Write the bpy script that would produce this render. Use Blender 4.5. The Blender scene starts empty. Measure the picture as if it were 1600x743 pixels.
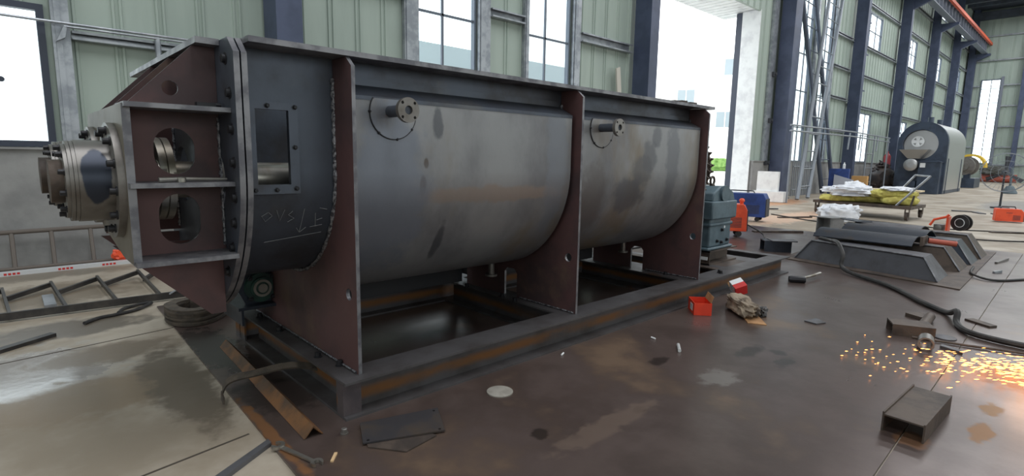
import bpy, bmesh, math, random
from mathutils import Vector, Matrix, noise
from mathutils.geometry import tessellate_polygon
rnd = random.Random(7)
PI = math.pi
SC = bpy.context.scene
COL = SC.collection

# ------------------------------------------------------------------ camera, sky, lights, exposure
CAMP = Vector((-1.1709, -2.4578, 1.3442))
RIGHT = Vector((0.73184362, -0.6812528, 0.01730729))
DOWN = Vector((-0.08809341, -0.11975812, -0.98888702))
FWD = Vector((0.67575474, 0.722186, -0.1476581))
cam_d = bpy.data.cameras.new('camera')
cam_d.sensor_width = 36.0
cam_d.lens = 850.98 / 1600 * 36.0
cam_d.clip_start = 0.05
cam_d.clip_end = 500
cam = bpy.data.objects.new('camera', cam_d)
mw = Matrix((RIGHT, -DOWN, -FWD)).transposed().to_4x4()
mw.translation = CAMP
cam.matrix_world = mw
COL.objects.link(cam)
SC.camera = cam
SC.view_settings.view_transform = 'Standard'
SC.view_settings.look = 'None'
SC.view_settings.gamma = 1
SC.view_settings.use_curve_mapping = False
SC.view_settings.exposure = 0.0
SC.cycles.use_denoising = True
SC.cycles.max_bounces = 8
SC.cycles.diffuse_bounces = 4
SC.cycles.glossy_bounces = 3
SC.cycles.transparent_max_bounces = 8
SC.cycles.sample_clamp_indirect = 4.0

wd = bpy.data.worlds.new('overcast_sky')
SC.world = wd
wd.use_nodes = True
wb = wd.node_tree.nodes['Background']
wb.inputs[0].default_value = (0.93, 0.97, 1.0, 1)
wb.inputs[1].default_value = 3.3


def area(name, loc, rot, sx, sy, power, col=(1, 1, 1)):
    d = bpy.data.lights.new(name, 'AREA')
    d.shape = 'RECTANGLE'
    d.size = sx
    d.size_y = sy
    d.energy = power
    d.color = col
    o = bpy.data.objects.new(name, d)
    o.location = loc
    o.rotation_euler = rot
    COL.objects.link(o)
    return o


# added fill lamps below the closed roof and along windowless walls out of view
for i, x in enumerate((-9, 0, 9, 18, 27, 36, 45, 53)):
    area('roof_light', (x, -3.5, 12.4), (0, 0, 0), 1.6, 12, 680 if x < 20 else 900, (0.96, 0.98, 1.0))
area('window_daylight', (4, -13.8, 4.2), (math.radians(90), 0, 0), 26, 4.0, 520, (0.95, 0.98, 1.0))
area('window_daylight', (34, -13.8, 4.2), (math.radians(90), 0, 0), 26, 4.0, 900, (0.95, 0.98, 1.0))
area('window_daylight', (-13.6, -3, 5.0), (0, math.radians(-90), 0), 4, 10, 300, (0.95, 0.98, 1.0))


# ------------------------------------------------------------------ materials
def lin(r, g, b):
    f = lambda c: (c / 255 / 12.92) if c / 255 <= .04045 else ((c / 255 + .055) / 1.055) ** 2.4
    return (f(r), f(g), f(b), 1)


def mat(name, c, rough=.5, metal=0., c2=None, sc=3., thr=(.4, .65), c3=None, sc3=1., thr3=(.55, .65), st=(1, 1, 1),
        st3=(1, 1, 1), bump=0., bsc=30., rvar=0., zband=None, blots=None, spec=.5, emit=None, blot_k=.75, blot_s=7, blot_w=1.6, blot_e=.55):
    m = bpy.data.materials.new(name)
    m.use_nodes = True
    nt = m.node_tree
    N, L = nt.nodes, nt.links
    b = N['Principled BSDF']
    b.inputs['Roughness'].default_value = rough
    b.inputs['Metallic'].default_value = metal
    b.inputs['Specular IOR Level'].default_value = spec
    b.inputs['Base Color'].default_value = c
    if emit:
        b.inputs['Emission Color'].default_value = emit[0]
        b.inputs['Emission Strength'].default_value = emit[1]
        return m
    tc = N.new('ShaderNodeTexCoord').outputs['Object']

    def noi(scale, stretch, detail=6, rough_=.6):
        mp = N.new('ShaderNodeMapping')
        mp.inputs['Scale'].default_value = stretch
        L.new(tc, mp.inputs[0])
        n = N.new('ShaderNodeTexNoise')
        n.inputs['Scale'].default_value = scale
        n.inputs['Detail'].default_value = detail
        n.inputs['Roughness'].default_value = rough_
        L.new(mp.outputs[0], n.inputs['Vector'])
        return n.outputs[0]

    def ramp(v, a, e, clamp=True):
        r = N.new('ShaderNodeMapRange')
        r.interpolation_type = 'SMOOTHSTEP'
        r.inputs[1].default_value = a
        r.inputs[2].default_value = e
        L.new(v, r.inputs[0])
        return r.outputs[0]

    def math_(op, a, e):
        n = N.new('ShaderNodeMath')
        n.operation = op
        for i, q in enumerate((a, e)):
            if isinstance(q, (int, float)):
                n.inputs[i].default_value = q
            else:
                L.new(q, n.inputs[i])
        return n.outputs[0]

    def mix(f, a, e):
        n = N.new('ShaderNodeMix')
        n.data_type = 'RGBA'
        L.new(f, n.inputs[0])
        for i, q in ((6, a), (7, e)):
            if isinstance(q, tuple):
                n.inputs[i].default_value = q
            else:
                L.new(q, n.inputs[i])
        return n.outputs[2]
    cur = c
    n1 = noi(sc, st) if (c2 or rvar) else None
    if c2:
        cur = mix(ramp(n1, *thr), cur, c2)
    if zband:
        z0, z1, w, zc = zband
        sp = N.new('ShaderNodeSeparateXYZ')
        L.new(tc, sp.inputs[0])
        zz = math_('ADD', sp.outputs[2], math_('MULTIPLY', math_('SUBTRACT', noi(6, (1, 1, 3)), .5), w * 1.6))
        f = math_('MULTIPLY', ramp(zz, z0 - w, z0 + w), math_('SUBTRACT', 1., ramp(zz, z1 - w, z1 + w)))
        f = math_('MULTIPLY', f, ramp(noi(4, (.3, .3, 1)), .3, .55))
        cur = mix(f, cur, zc)
    if c3:
        cur = mix(ramp(noi(sc3, st3), *thr3), cur, c3)
    rr = None
    if rvar:
        rr = math_('ADD', rough, math_('MULTIPLY', math_('SUBTRACT', n1, .5), rvar))
    if blots:
        wob = math_('MULTIPLY', math_('SUBTRACT', noi(blot_s, (1, 1, 1), 4, .6), .5), blot_w)
        for ctr, rad, bc, br in blots:
            v = N.new('ShaderNodeVectorMath')
            v.operation = 'SUBTRACT'
            L.new(tc, v.inputs[0])
            v.inputs[1].default_value = ctr
            v2 = N.new('ShaderNodeVectorMath')
            v2.operation = 'DIVIDE'
            L.new(v.outputs[0], v2.inputs[0])
            v2.inputs[1].default_value = rad
            v3 = N.new('ShaderNodeVectorMath')
            v3.operation = 'LENGTH'
            L.new(v2.outputs[0], v3.inputs[0])
            f = math_('MULTIPLY', ramp(math_('ADD', v3.outputs['Value'], wob), 1 + blot_e / 2, 1 - blot_e / 2), blot_k)
            cur = mix(f, cur, bc)
            if br is not None:
                n = N.new('ShaderNodeMix')
                L.new(f, n.inputs[0])
                if rr is None:
                    n.inputs[2].default_value = rough
                else:
                    L.new(rr, n.inputs[2])
                n.inputs[3].default_value = br
                rr = n.outputs[0]
    if not isinstance(cur, tuple):
        L.new(cur, b.inputs['Base Color'])
    if rr is not None:
        L.new(rr, b.inputs['Roughness'])
    if bump:
        bp = N.new('ShaderNodeBump')
        bp.inputs['Strength'].default_value = bump
        bp.inputs['Distance'].default_value = .02
        L.new(noi(bsc, st), bp.inputs['Height'])
        L.new(bp.outputs[0], b.inputs['Normal'])
    return m


def glassmat(name, tint=(.93, .97, .98, 1)):
    m = bpy.data.materials.new(name)
    m.use_nodes = True
    N, L = m.node_tree.nodes, m.node_tree.links
    N.remove(N['Principled BSDF'])
    t = N.new('ShaderNodeBsdfTransparent')
    t.inputs[0].default_value = tint
    g = N.new('ShaderNodeBsdfGlossy')
    g.inputs['Roughness'].default_value = .02
    x = N.new('ShaderNodeMixShader')
    x.inputs[0].default_value = .05
    L.new(t.outputs[0], x.inputs[1])
    L.new(g.outputs[0], x.inputs[2])
    L.new(x.outputs[0], N['Material Output'].inputs[0])
    return m


# ------------------------------------------------------------------ mesh building
class MB:
    def __init__(self):
        self.v, self.f, self.mi = [], [], []
        self.M = Matrix.Identity(4)

    def add(self, vs, fs, mi=0):
        n = len(self.v)
        self.v += [self.M @ Vector(p) for p in vs]
        for i, f in enumerate(fs):
            self.f.append([n + k for k in f])
            self.mi.append(mi[i] if isinstance(mi, (list, tuple)) else mi)
        return self

    def box(self, a, b, mi=0):
        x0, y0, z0 = [min(p, q) for p, q in zip(a, b)]
        x1, y1, z1 = [max(p, q) for p, q in zip(a, b)]
        return self.add([(x0, y0, z0), (x1, y0, z0), (x1, y1, z0), (x0, y1, z0), (x0, y0, z1), (x1, y0, z1), (x1, y1, z1), (x0, y1, z1)],
                        [(3, 2, 1, 0), (4, 5, 6, 7), (0, 1, 5, 4), (1, 2, 6, 5), (2, 3, 7, 6), (3, 0, 4, 7)], mi)

    def hexa(self, bot, top, mi=0):
        return self.add(list(bot) + list(top), [(3, 2, 1, 0), (4, 5, 6, 7), (0, 1, 5, 4), (1, 2, 6, 5), (2, 3, 7, 6), (3, 0, 4, 7)], mi)

    def cone(self, p, q, r0, r1, n=20, cap=True, mi=0):
        p, q = Vector(p), Vector(q)
        d = (q - p).normalized()
        u = d.orthogonal().normalized()
        w = d.cross(u)
        vs = []
        for c, r in ((p, r0), (q, r1)):
            vs += [c + (u * math.cos(2 * PI * k / n) + w * math.sin(2 * PI * k / n)) * r for k in range(n)]
        fs = [(k, (k + 1) % n, n + (k + 1) % n, n + k) for k in range(n)]
        if cap:
            fs += [tuple(range(n - 1, -1, -1)), tuple(range(n, 2 * n))]
        return self.add(vs, fs, mi)

    def cyl(self, p, q, r, n=20, mi=0):
        return self.cone(p, q, r, r, n, True, mi)

    def ring(self, p, q, ro, ri, n=28, mi=0):
        p, q = Vector(p), Vector(q)
        d = (q - p).normalized()
        u = d.orthogonal().normalized()
        w = d.cross(u)
        vs = []
        for c, r in ((p, ro), (q, ro), (q, ri), (p, ri)):
            vs += [c + (u * math.cos(2 * PI * k / n) + w * math.sin(2 * PI * k / n)) * r for k in range(n)]
        fs = []
        for j in range(4):
            a, b = j * n, ((j + 1) % 4) * n
            fs += [(a + k, a + (k + 1) % n, b + (k + 1) % n, b + k) for k in range(n)]
        return self.add(vs, fs, mi)

    def tube(self, pts, r, n=10, mi=0, closed=False):
        pts = [Vector(p) for p in pts]
        rr = r if isinstance(r, (list, tuple)) else [r] * len(pts)
        vs, fs = [], []
        u = None
        m = len(pts)
        for i, p in enumerate(pts):
            a = pts[(i - 1) % m] if (closed or i > 0) else p
            b = pts[(i + 1) % m] if (closed or i < m - 1) else p
            d = (b - a).normalized()
            u = d.orthogonal().normalized() if u is None else (u - d * u.dot(d)).normalized()
            w = d.cross(u)
            vs += [p + (u * math.cos(2 * PI * k / n) + w * math.sin(2 * PI * k / n)) * rr[i] for k in range(n)]
        for i in range(m if closed else m - 1):
            a, b = i * n, ((i + 1) % m) * n
            fs += [(a + k, a + (k + 1) % n, b + (k + 1) % n, b + k) for k in range(n)]
        if not closed:
            fs += [tuple(range(n - 1, -1, -1)), tuple(range((m - 1) * n, m * n))]
        return self.add(vs, fs, mi)

    def prism(self, loops, t0, t1, plane='yz', mi=0, mie=None):
        """flat plate: outline loops[0], holes loops[1:], thickness t0..t1 along the remaining axis"""
        mie = mi if mie is None else mie

        def P(a, b, t):
            return {'yz': (t, a, b), 'xz': (a, t, b), 'xy': (a, b, t)}[plane]
        flat = [p for l in loops for p in l]
        tris = tessellate_polygon([[Vector((a, b, 0)) for a, b in l] for l in loops])
        n = len(flat)
        vs = [P(a, b, t0) for a, b in flat] + [P(a, b, t1) for a, b in flat]
        fs, ms = [], []
        for t in tris:
            fs += [tuple(t), tuple(n + k for k in reversed(t))]
            ms += [mi, mi]
        o = 0
        for l in loops:
            k = len(l)
            for i in range(k):
                fs.append((o + i, o + (i + 1) % k, n + o + (i + 1) % k, n + o + i))
                ms.append(mie)
            o += k
        return self.add(vs, fs, ms)

    def sweep(self, prof, axis, t0, t1, mi=0, closed=True):
        """profile of (a,b) points swept along axis x or y"""
        def P(a, b, t):
            return (t, a, b) if axis == 'x' else (a, t, b)
        n = len(prof)
        vs = [P(a, b, t0) for a, b in prof] + [P(a, b, t1) for a, b in prof]
        fs = [(i, (i + 1) % n, n + (i + 1) % n, n + i) for i in range(n if closed else n - 1)]
        self.add(vs, fs, mi)
        if closed:
            tris = tessellate_polygon([[Vector((a, b, 0)) for a, b in prof]])
            self.f += [[len(self.v) - 2 * n + k for k in t] for t in tris] + [[len(self.v) - n + k for k in t] for t in tris]
            self.mi += [mi] * (2 * len(tris))
        return self

    def bolt(self, p, d, r=.016, h=.014, mi=0):
        p, d = Vector(p), Vector(d).normalized()
        return self.lathe(p, d, [(0, r * 1.4), (h * .25, r * 1.4), (h * .3, r), (h * 1.3, r), (h * 1.4, r * .8)], 6 if r < .013 else 12, mi)

    def lathe(self, p, d, prof, n=28, mi=0):
        """one closed turned body: prof = (distance along d, radius)"""
        p, d = Vector(p), Vector(d).normalized()
        u = d.orthogonal().normalized()
        w = d.cross(u)
        vs = []
        for t, r in prof:
            vs += [p + d * t + (u * math.cos(2 * PI * k / n) + w * math.sin(2 * PI * k / n)) * r for k in range(n)]
        m = len(prof)
        fs = [(j * n + k, j * n + (k + 1) % n, j * n + n + (k + 1) % n, j * n + n + k) for j in range(m - 1) for k in range(n)]
        fs += [tuple(range(n - 1, -1, -1)), tuple(range((m - 1) * n, m * n))]
        return self.add(vs, fs, mi)

    def build(self, name, mats, parent=None, origin=None, ang=35, bevel=0, local=False, fix=True):
        o0 = Vector((0, 0, 0))
        if not local:
            p = parent
            while p:
                o0 += p.location
                p = p.parent
            if origin is not None:
                o0 = Vector(origin)
        me = bpy.data.meshes.new(name)
        me.from_pydata([v - o0 for v in self.v], [], self.f)
        for m in (mats if isinstance(mats, (list, tuple)) else [mats]):
            me.materials.append(m)
        me.polygons.foreach_set('material_index', self.mi)
        if fix:
            bm = bmesh.new()
            bm.from_mesh(me)
            bmesh.ops.recalc_face_normals(bm, faces=bm.faces)
            bm.to_mesh(me)
            bm.free()
        me.polygons.foreach_set('use_smooth', [True] * len(me.polygons))
        me.set_sharp_from_angle(angle=math.radians(ang))
        o = bpy.data.objects.new(name, me)
        COL.objects.link(o)
        if parent:
            o.parent = parent
        elif origin is not None:
            o.location = origin
        if bevel:
            b = o.modifiers.new('bevel', 'BEVEL')
            b.width = bevel
            b.segments = 2
            b.limit_method = 'ANGLE'
        return o


def tag(o, label, cat, group=None, kind=None):
    o['label'] = label
    o['category'] = cat
    if group:
        o['group'] = group
    if kind:
        o['kind'] = kind
    return o


def thing(name, label, cat, loc=(0, 0, 0), group=None, rz=0):
    o = bpy.data.objects.new(name, None)
    o.empty_display_size = .1
    o.location = loc
    o.rotation_euler = (0, 0, rz)
    COL.objects.link(o)
    return tag(o, label, cat, group)


def struct(o):
    o['kind'] = 'structure'
    return o


def dup(o, parent=None):
    c = o.copy()
    COL.objects.link(c)
    if parent:
        c.parent = parent
    for ch in list(o.children):
        dup(ch, c)
    return c


def TR(loc, rz=0, rx=0, ry=0):
    return Matrix.Translation(loc) @ Matrix.Rotation(rz, 4, 'Z') @ Matrix.Rotation(ry, 4, 'Y') @ Matrix.Rotation(rx, 4, 'X')


def arc(cx, cy, r, a0, a1, n):
    return [(cx + r * math.cos(a0 + (a1 - a0) * i / n), cy + r * math.sin(a0 + (a1 - a0) * i / n)) for i in range(n + 1)]


def circ(cx, cy, r, n=24):
    return [(cx + r * math.cos(2 * PI * i / n), cy + r * math.sin(2 * PI * i / n)) for i in range(n)]


def spline(pts, n=8):
    pts = [Vector(p) for p in pts]
    out = []
    for i in range(len(pts) - 1):
        p0, p1, p2, p3 = pts[max(i - 1, 0)], pts[i], pts[i + 1], pts[min(i + 2, len(pts) - 1)]
        for k in range(n):
            t = k / n
            out.append(.5 * (2 * p1 + (p2 - p0) * t + (2 * p0 - 5 * p1 + 4 * p2 - p3) * t * t + (3 * p1 - p0 - 3 * p2 + p3) * t ** 3))
    return out + [pts[-1]]


def blob(size, amp, seed, freq=1.6, flat=.0, sub=4, crease=0.):
    """a soft lumpy body sitting on z = 0"""
    bm = bmesh.new()
    bmesh.ops.create_icosphere(bm, subdivisions=sub, radius=1)
    vs, fs = [], []
    for v in bm.verts:
        p = v.co.copy()
        k = 1 + amp * noise.noise(p * freq + Vector((seed, seed * 2, 0)))
        if crease:
            k += crease * (abs(noise.noise(p * freq * 2.3 + Vector((0, seed, seed)))) - .25)
        s = lambda a: math.copysign(abs(a) ** .75, a)
        q = Vector((s(p.x), s(p.y), s(p.z))) * k
        z = q.z * size[2]
        vs.append((q.x * size[0], q.y * size[1], max(z, -size[2] * flat) + size[2] * flat))
    fs = [[v.index for v in f.verts] for f in bm.faces]
    bm.free()
    return vs, fs


# colours
STEEL = mat('mill_scale_steel', lin(80, 86, 97), .46, .55, lin(66, 66, 70), 2.2, (.42, .66), lin(98, 98, 98), 1.3, (.55, .75), rvar=.25, bump=.05)
SHELLM = mat('jacket_steel', lin(138, 139, 141), .46, .5, lin(108, 108, 112), 1.6, (.4, .7), lin(120, 110, 98), 1.1, (.56, .72), st=(1, 1, .6), st3=(1, 1, .4), rvar=.3, bump=.04,
             blots=[((-.65, -.745, 1.33), (.032, .25, .09), lin(74, 76, 82), .4), ((-.565, -.6, .63), (.03, .35, .13), lin(62, 63, 68), .5),
                    ((1.58, -.745, 1.32), (.07, .3, .1), lin(86, 88, 94), .38), ((1.5, -.745, 1.18), (.1, .3, .12), lin(86, 88, 94), .38), ((1.38, -.745, 1.03), (.14, .3, .14), lin(88, 88, 92), .38), ((1.25, -.7, .85), (.2, .3, .14), lin(86, 86, 92), .38), ((1.85, -.745, 1.1), (.09, .3, .4), lin(98, 100, 106), .4),
                    ((.78, -.745, .8), (.16, .3, .3), lin(98, 94, 94), .4), ((-.73, -.745, 1.1), (.017, .2, .03), lin(84, 70, 58), .6), ((-.75, -.745, .98), (.02, .2, .05), lin(84, 70, 58), .6), ((-.15, -.745, .91), (.55, .25, .05), lin(136, 124, 116), .45),  # the long brown band is a reflection painted into the jacket colour
                    ((-.95, -.745, .9), (.22, .4, .5), lin(112, 118, 130), .4), ((.35, -.745, 1.1), (.1, .4, .5), lin(116, 120, 128), .4)])
PRIMER = mat('maroon_primer_plate', lin(92, 66, 66), .55, .25, lin(70, 56, 58), 2.5, (.4, .68), lin(104, 84, 72), 2., (.55, .75), rvar=.2, bump=.03)
EDGE = mat('cut_steel_edge', lin(128, 128, 132), .45, .55, lin(98, 98, 104), 9, (.4, .6), rvar=.3)
WELD = mat('weld_bead', lin(150, 150, 155), .38, .7, lin(70, 70, 76), 60, (.42, .6), bump=.6, bsc=70)
BRIGHT = mat('machined_steel', lin(165, 162, 156), .33, .8, lin(120, 112, 100), 5, (.4, .7), rvar=.2, st=(1, 1, .5))
BEARM = mat('bearing_steel', lin(124, 121, 118), .42, .6, lin(94, 88, 82), 4, (.4, .7), rvar=.2)
HOUSM = mat('bearing_housing_steel', lin(122, 119, 116), .42, .6, lin(96, 90, 84), 4, (.4, .7), rvar=.2, blot_k=1., blot_w=.7, blot_e=.12, blots=[((-2.185, -.53, 1.035), (.052, .3, .115), lin(46, 51, 62), .35)])
INKED = mat('dark_blued_patch', lin(50, 55, 66), .35, .4, lin(66, 68, 76), 6, (.4, .7))
HEADM = mat('head_plate_steel', lin(118, 112, 102), .5, .45, lin(92, 86, 78), 3, (.4, .7), rvar=.2)
BLACK = mat('black_bolt', lin(38, 38, 42), .45, .4)
FRAMEM = mat('frame_steel', lin(86, 84, 86), .5, .35, lin(66, 62, 62), 3, (.4, .7), rvar=.3, zband=(.055, .11, .022, lin(124, 84, 48)), c3=lin(92, 66, 50), sc3=2.2, thr3=(.62, .74), bump=.05)
RUST = mat('rusty_steel', lin(122, 82, 46), .62, .2, lin(78, 60, 46), 4, (.4, .62), bump=.15, rvar=.2)
DARKST = mat('dark_blue_steel', lin(54, 60, 71), .42, .5, lin(44, 47, 54), 3, (.4, .65), rvar=.3, bump=.04)
DARKB = mat('blackish_blue_steel', lin(46, 51, 60), .45, .45, lin(62, 54, 48), 3, (.5, .72), rvar=.3, bump=.08)
STUBM = mat('pale_grey_steel', lin(134, 134, 134), .5, .2, lin(112, 112, 112), 4)
DARKSH = mat('dark_sheet_steel', lin(62, 60, 63), .5, .35, lin(76, 66, 58), 4, (.45, .7), rvar=.3)
GREYST = mat('grey_plate_steel', lin(96, 96, 100), .5, .4, lin(76, 74, 76), 3, (.4, .65), rvar=.3, bump=.05)
SCRAP = mat('brown_scrap_steel', lin(88, 76, 68), .6, .3, lin(64, 56, 52), 5, (.4, .62), bump=.15)
DARKD = mat('dark_discharge_steel', lin(44, 44, 48), .6, .2)
GREEN = mat('dark_green_casting', lin(34, 66, 58), .45, .1, lin(26, 48, 44), 8, (.4, .6))
GEARB = mat('blue_grey_casting', lin(88, 108, 118), .5, .05, lin(76, 94, 104), 6, (.4, .6))
ORANGE = mat('orange_paint', lin(232, 88, 52), .42, 0, lin(214, 74, 42), 4, (.4, .65))
BLUE = mat('blue_paint', lin(46, 72, 138), .42, 0, lin(38, 58, 112), 4, (.4, .65))
DGREY = mat('charcoal_plastic', lin(52, 54, 60), .55)
RUBBER = mat('black_rubber', lin(34, 33, 34), .6, 0, lin(50, 47, 46), 12, (.4, .6))
WHITE = mat('white_paint', lin(226, 228, 228), .5, 0, lin(205, 206, 208), 3, (.4, .7))
SACKW = mat('white_woven_sack', lin(228, 230, 236), .5, 0, lin(205, 208, 216), 5, (.4, .65), bump=.3, bsc=14)
WOOL = mat('yellow_mineral_wool', lin(206, 198, 110), .9, 0, lin(170, 158, 84), 6, (.4, .6), bump=.5, bsc=25)
PALEB = mat('pale_board', lin(226, 208, 176), .7, 0, lin(206, 188, 158), 3, (.4, .6))
CARD = mat('brown_cardboard', lin(176, 134, 92), .8, 0, lin(150, 112, 76), 4, (.4, .6))
REDBOX = mat('red_orange_carton', lin(218, 62, 34), .5, 0, lin(200, 54, 30), 5, (.4, .6))
REDP = mat('red_print', lin(196, 46, 44), .5)
WHITEP = mat('white_label_paper', lin(226, 228, 230), .6)
GREYP = mat('grey_print', lin(120, 128, 134), .6)
SACKD = mat('dirty_sack_cloth', lin(150, 136, 118), .85, 0, lin(96, 84, 72), 5, (.4, .6), c3=lin(66, 58, 52), sc3=3, thr3=(.58, .66), bump=.4)
COLM = mat('navy_column_paint', lin(72, 81, 106), .5, .05, lin(62, 71, 94), 2, (.4, .6))
CLAD = mat('pale_green_cladding', lin(162, 175, 166), .5, 0, lin(150, 163, 155), 1.2, (.4, .65), st=(1, 1, .15))
GALV = mat('galvanised_steel', lin(168, 172, 178), .38, .55, lin(140, 145, 152), 5, (.4, .62))
FRAMED = mat('dark_window_frame', lin(56, 62, 76), .45, .1)
FRAMEG = mat('grey_window_bar', lin(96, 104, 116), .45, .2)
CONCW = mat('rendered_concrete', lin(148, 148, 147), .8, 0, lin(128, 128, 128), 1.6, (.4, .65), bump=.2, bsc=8)
ROOFM = mat('dark_roof_sheet', lin(66, 74, 86), .6, 0, lin(54, 60, 70), 2, (.4, .6))
ORRAIL = mat('orange_rail', lin(214, 92, 58), .5)
GREYBEAM = mat('grey_beam_paint', lin(112, 118, 130), .5)
NAVYM = mat('furnace_navy_paint', lin(58, 70, 88), .42, .1, lin(48, 58, 74), 3, (.4, .6))
STAINL = mat('stainless_sheet', lin(190, 190, 190), .32, .8)
YELLOW = mat('yellow_guard_paint', lin(214, 178, 60), .5)
REDPIPE = mat('red_brown_pipe', lin(172, 84, 66), .55)
GLASS = glassmat('window_glass')
CLEARP = mat('clear_plastic', lin(190, 192, 192), .2)
WOOD = mat('wood_chip', lin(200, 168, 128), .7)
WEBB = mat('worn_webbing', lin(82, 73, 64), .9, 0, lin(66, 60, 54), 14, (.4, .6), bump=.4)
FLOORC = mat('concrete_floor', lin(172, 162, 148), .62, 0, lin(140, 128, 112), .9, (.38, .62), lin(118, 106, 92), .35, (.56, .68), rvar=.3, bump=.05, bsc=12, blot_k=.9,
             blots=[((-1.28, 1.8, 0), (.62, .5, 1), lin(150, 146, 142), .07), ((-.9, 2.75, 0), (.5, .26, 1), lin(96, 88, 78), .3), ((-.75, 1.95, 0), (.42, .22, 1), lin(112, 98, 82), .4),
                    ((-.9, 1.2, 0), (.5, .3, 1), lin(126, 108, 86), .5), ((-1.0, 4.1, 0), (.7, .5, 1), lin(120, 108, 92), .5), ((-.5, 1.1, 0), (.16, .7, 1), lin(96, 84, 70), .5),
                    ((-1.4, 5.2, 0), (1.2, .25, 1), lin(120, 112, 100), .5),
                    ((17.5, 5.0, 0), (2.2, .8, 1), lin(178, 128, 88), .5), ((13, 2.6, 0), (2.5, .5, 1), lin(206, 172, 146), .5), ((24, -.5, 0), (3.5, .7, 1), lin(120, 116, 112), .5)])
dk = lin(40, 34, 31)
PLATEM = mat('oily_steel_floor_plate', lin(96, 83, 79), .31, .35, lin(78, 66, 62), 1.6, (.38, .64), lin(120, 100, 84), .8, (.55, .7), rvar=.22, bump=.05, bsc=9, blot_s=12, blot_w=1.9,
             blots=[((.66, -.73, 0), (.05, .045, 1), dk, .3), ((1.97, -.58, 0), (.09, .05, 1), dk, .3), ((2.63, -.9, 0), (.16, .06, 1), dk, .3), ((2.6, -1.15, 0), (.12, .05, 1), dk, .3), ((2.76, -1.05, 0), (.05, .06, 1), dk, .3),
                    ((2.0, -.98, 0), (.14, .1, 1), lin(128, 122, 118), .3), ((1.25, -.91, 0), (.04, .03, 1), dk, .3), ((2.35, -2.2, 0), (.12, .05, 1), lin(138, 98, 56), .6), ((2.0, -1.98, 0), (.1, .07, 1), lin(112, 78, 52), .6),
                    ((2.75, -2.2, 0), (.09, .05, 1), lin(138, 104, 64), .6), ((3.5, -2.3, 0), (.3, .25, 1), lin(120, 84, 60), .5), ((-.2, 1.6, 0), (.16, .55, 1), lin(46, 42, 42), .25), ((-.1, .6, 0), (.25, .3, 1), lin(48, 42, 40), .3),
                    ((1.0, -.9, 0), (.4, .07, 1), lin(106, 90, 80), .5), ((-.33, .1, 0), (.03, .45, 1), lin(136, 92, 54), .6)])

# ------------------------------------------------------------------ the hall
YW = 6.0
mb = MB()
mb.box((-14, -14, -.3), (57.4, 6.15, -.012))
floor = struct(mb.build('floor', FLOORC))
mb = MB()
mb.prism([[(-.28, 3.02), (-.37, -.32), (-.5, -1.975), (10.3, -1.788), (10.3, 3.15)]], -.011, 0, 'xy')
struct(mb.build('floor_plate', PLATEM))
mb = MB()
mb.prism([[(-.5, -1.983), (-.7, -8), (10.3, -8), (10.3, -1.796)]], -.011, 0, 'xy')
struct(mb.build('floor_plate', PLATEM))
# saw-cut joints in the concrete
JOINT = mat('dark_joint', lin(70, 62, 54), .9)
for i, (a, b) in enumerate((((-.95, .12), (-.4, .215)), ((-1.5, -.62), (-.4, .06)), ((-1.6, 2.1), (-.3, 2.3)))):
    d = (Vector(b) - Vector(a)).normalized()
    n = Vector((-d.y, d.x)) * .006
    mb = MB()
    mb.prism([[tuple(Vector(a) - n), tuple(Vector(b) - n), tuple(Vector(b) + n), tuple(Vector(a) + n)]], -.0118, -.0105, 'xy')
    struct(mb.build('trim_%d' % (i + 1), JOINT))

# window openings of the long wall: (x0, x1, z0, z1, mullion xs, bar zs, frame material)
WINS = [(-2.3, -.66, 1.36, 2.96, [], [], FRAMED, .07), (4.36, 5.68, 1.36, 6.2, [4.93], [2.6, 3.86, 5.1], FRAMEG, .04), (7.05, 8.38, 1.36, 6.2, [7.62], [2.6, 3.86, 5.1], FRAMEG, .04),
        (21.6, 22.85, 1.34, 9.4, [22.25], [2.7, 4.1, 5.5, 6.9, 8.2], FRAMEG, .05), (23.95, 25.1, 1.34, 9.4, [24.5], [2.7, 4.1, 5.5, 6.9, 8.2], FRAMEG, .05)]
for x0 in (29.3, 36.9, 44.2, 51.5):
    WINS.append((x0, x0 + 3.0, 6.85, 8.55, [x0 + 1.0, x0 + 2.0], [7.7], FRAMEG, .06))
    WINS.append((x0 - .2, x0 + 2.7, 1.36, 3.8, [x0 + .75, x0 + 1.75], [2.7], FRAMEG, .06))
    WINS.append((x0 + .2, x0 + 3.0, 10.9, 12.2, [x0 + 1.6], [11.5], FRAMEG, .06))
DOOR = (11.05, 18.1, 6.35)


def ribs(mb, x0, x1, z0, z1, y, sgn=1, axis='x', step=.46, mi=0):
    """trapezoid-ribbed sheet between x0 and x1, facing -y (or facing -x with axis 'y')"""
    prof = [(x0, y)]
    k = math.ceil(x0 / step)
    while k * step < x1 - .09:
        c = k * step
        if c > x0 + .09:
            for d in (0, .075):
                prof += [(c + d - .022, y), (c + d - .012, y - .022), (c + d + .012, y - .022), (c + d + .022, y)]
        k += 1
    prof += [(x1, y), (x1, y + .08), (x0, y + .08)]
    n = len(prof)
    if axis == 'x':
        mb.prism([prof], z0, z1, 'xy', mi)
    else:
        mb.prism([[(b, a) for a, b in prof]], z0, z1, 'xy', mi)


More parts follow.
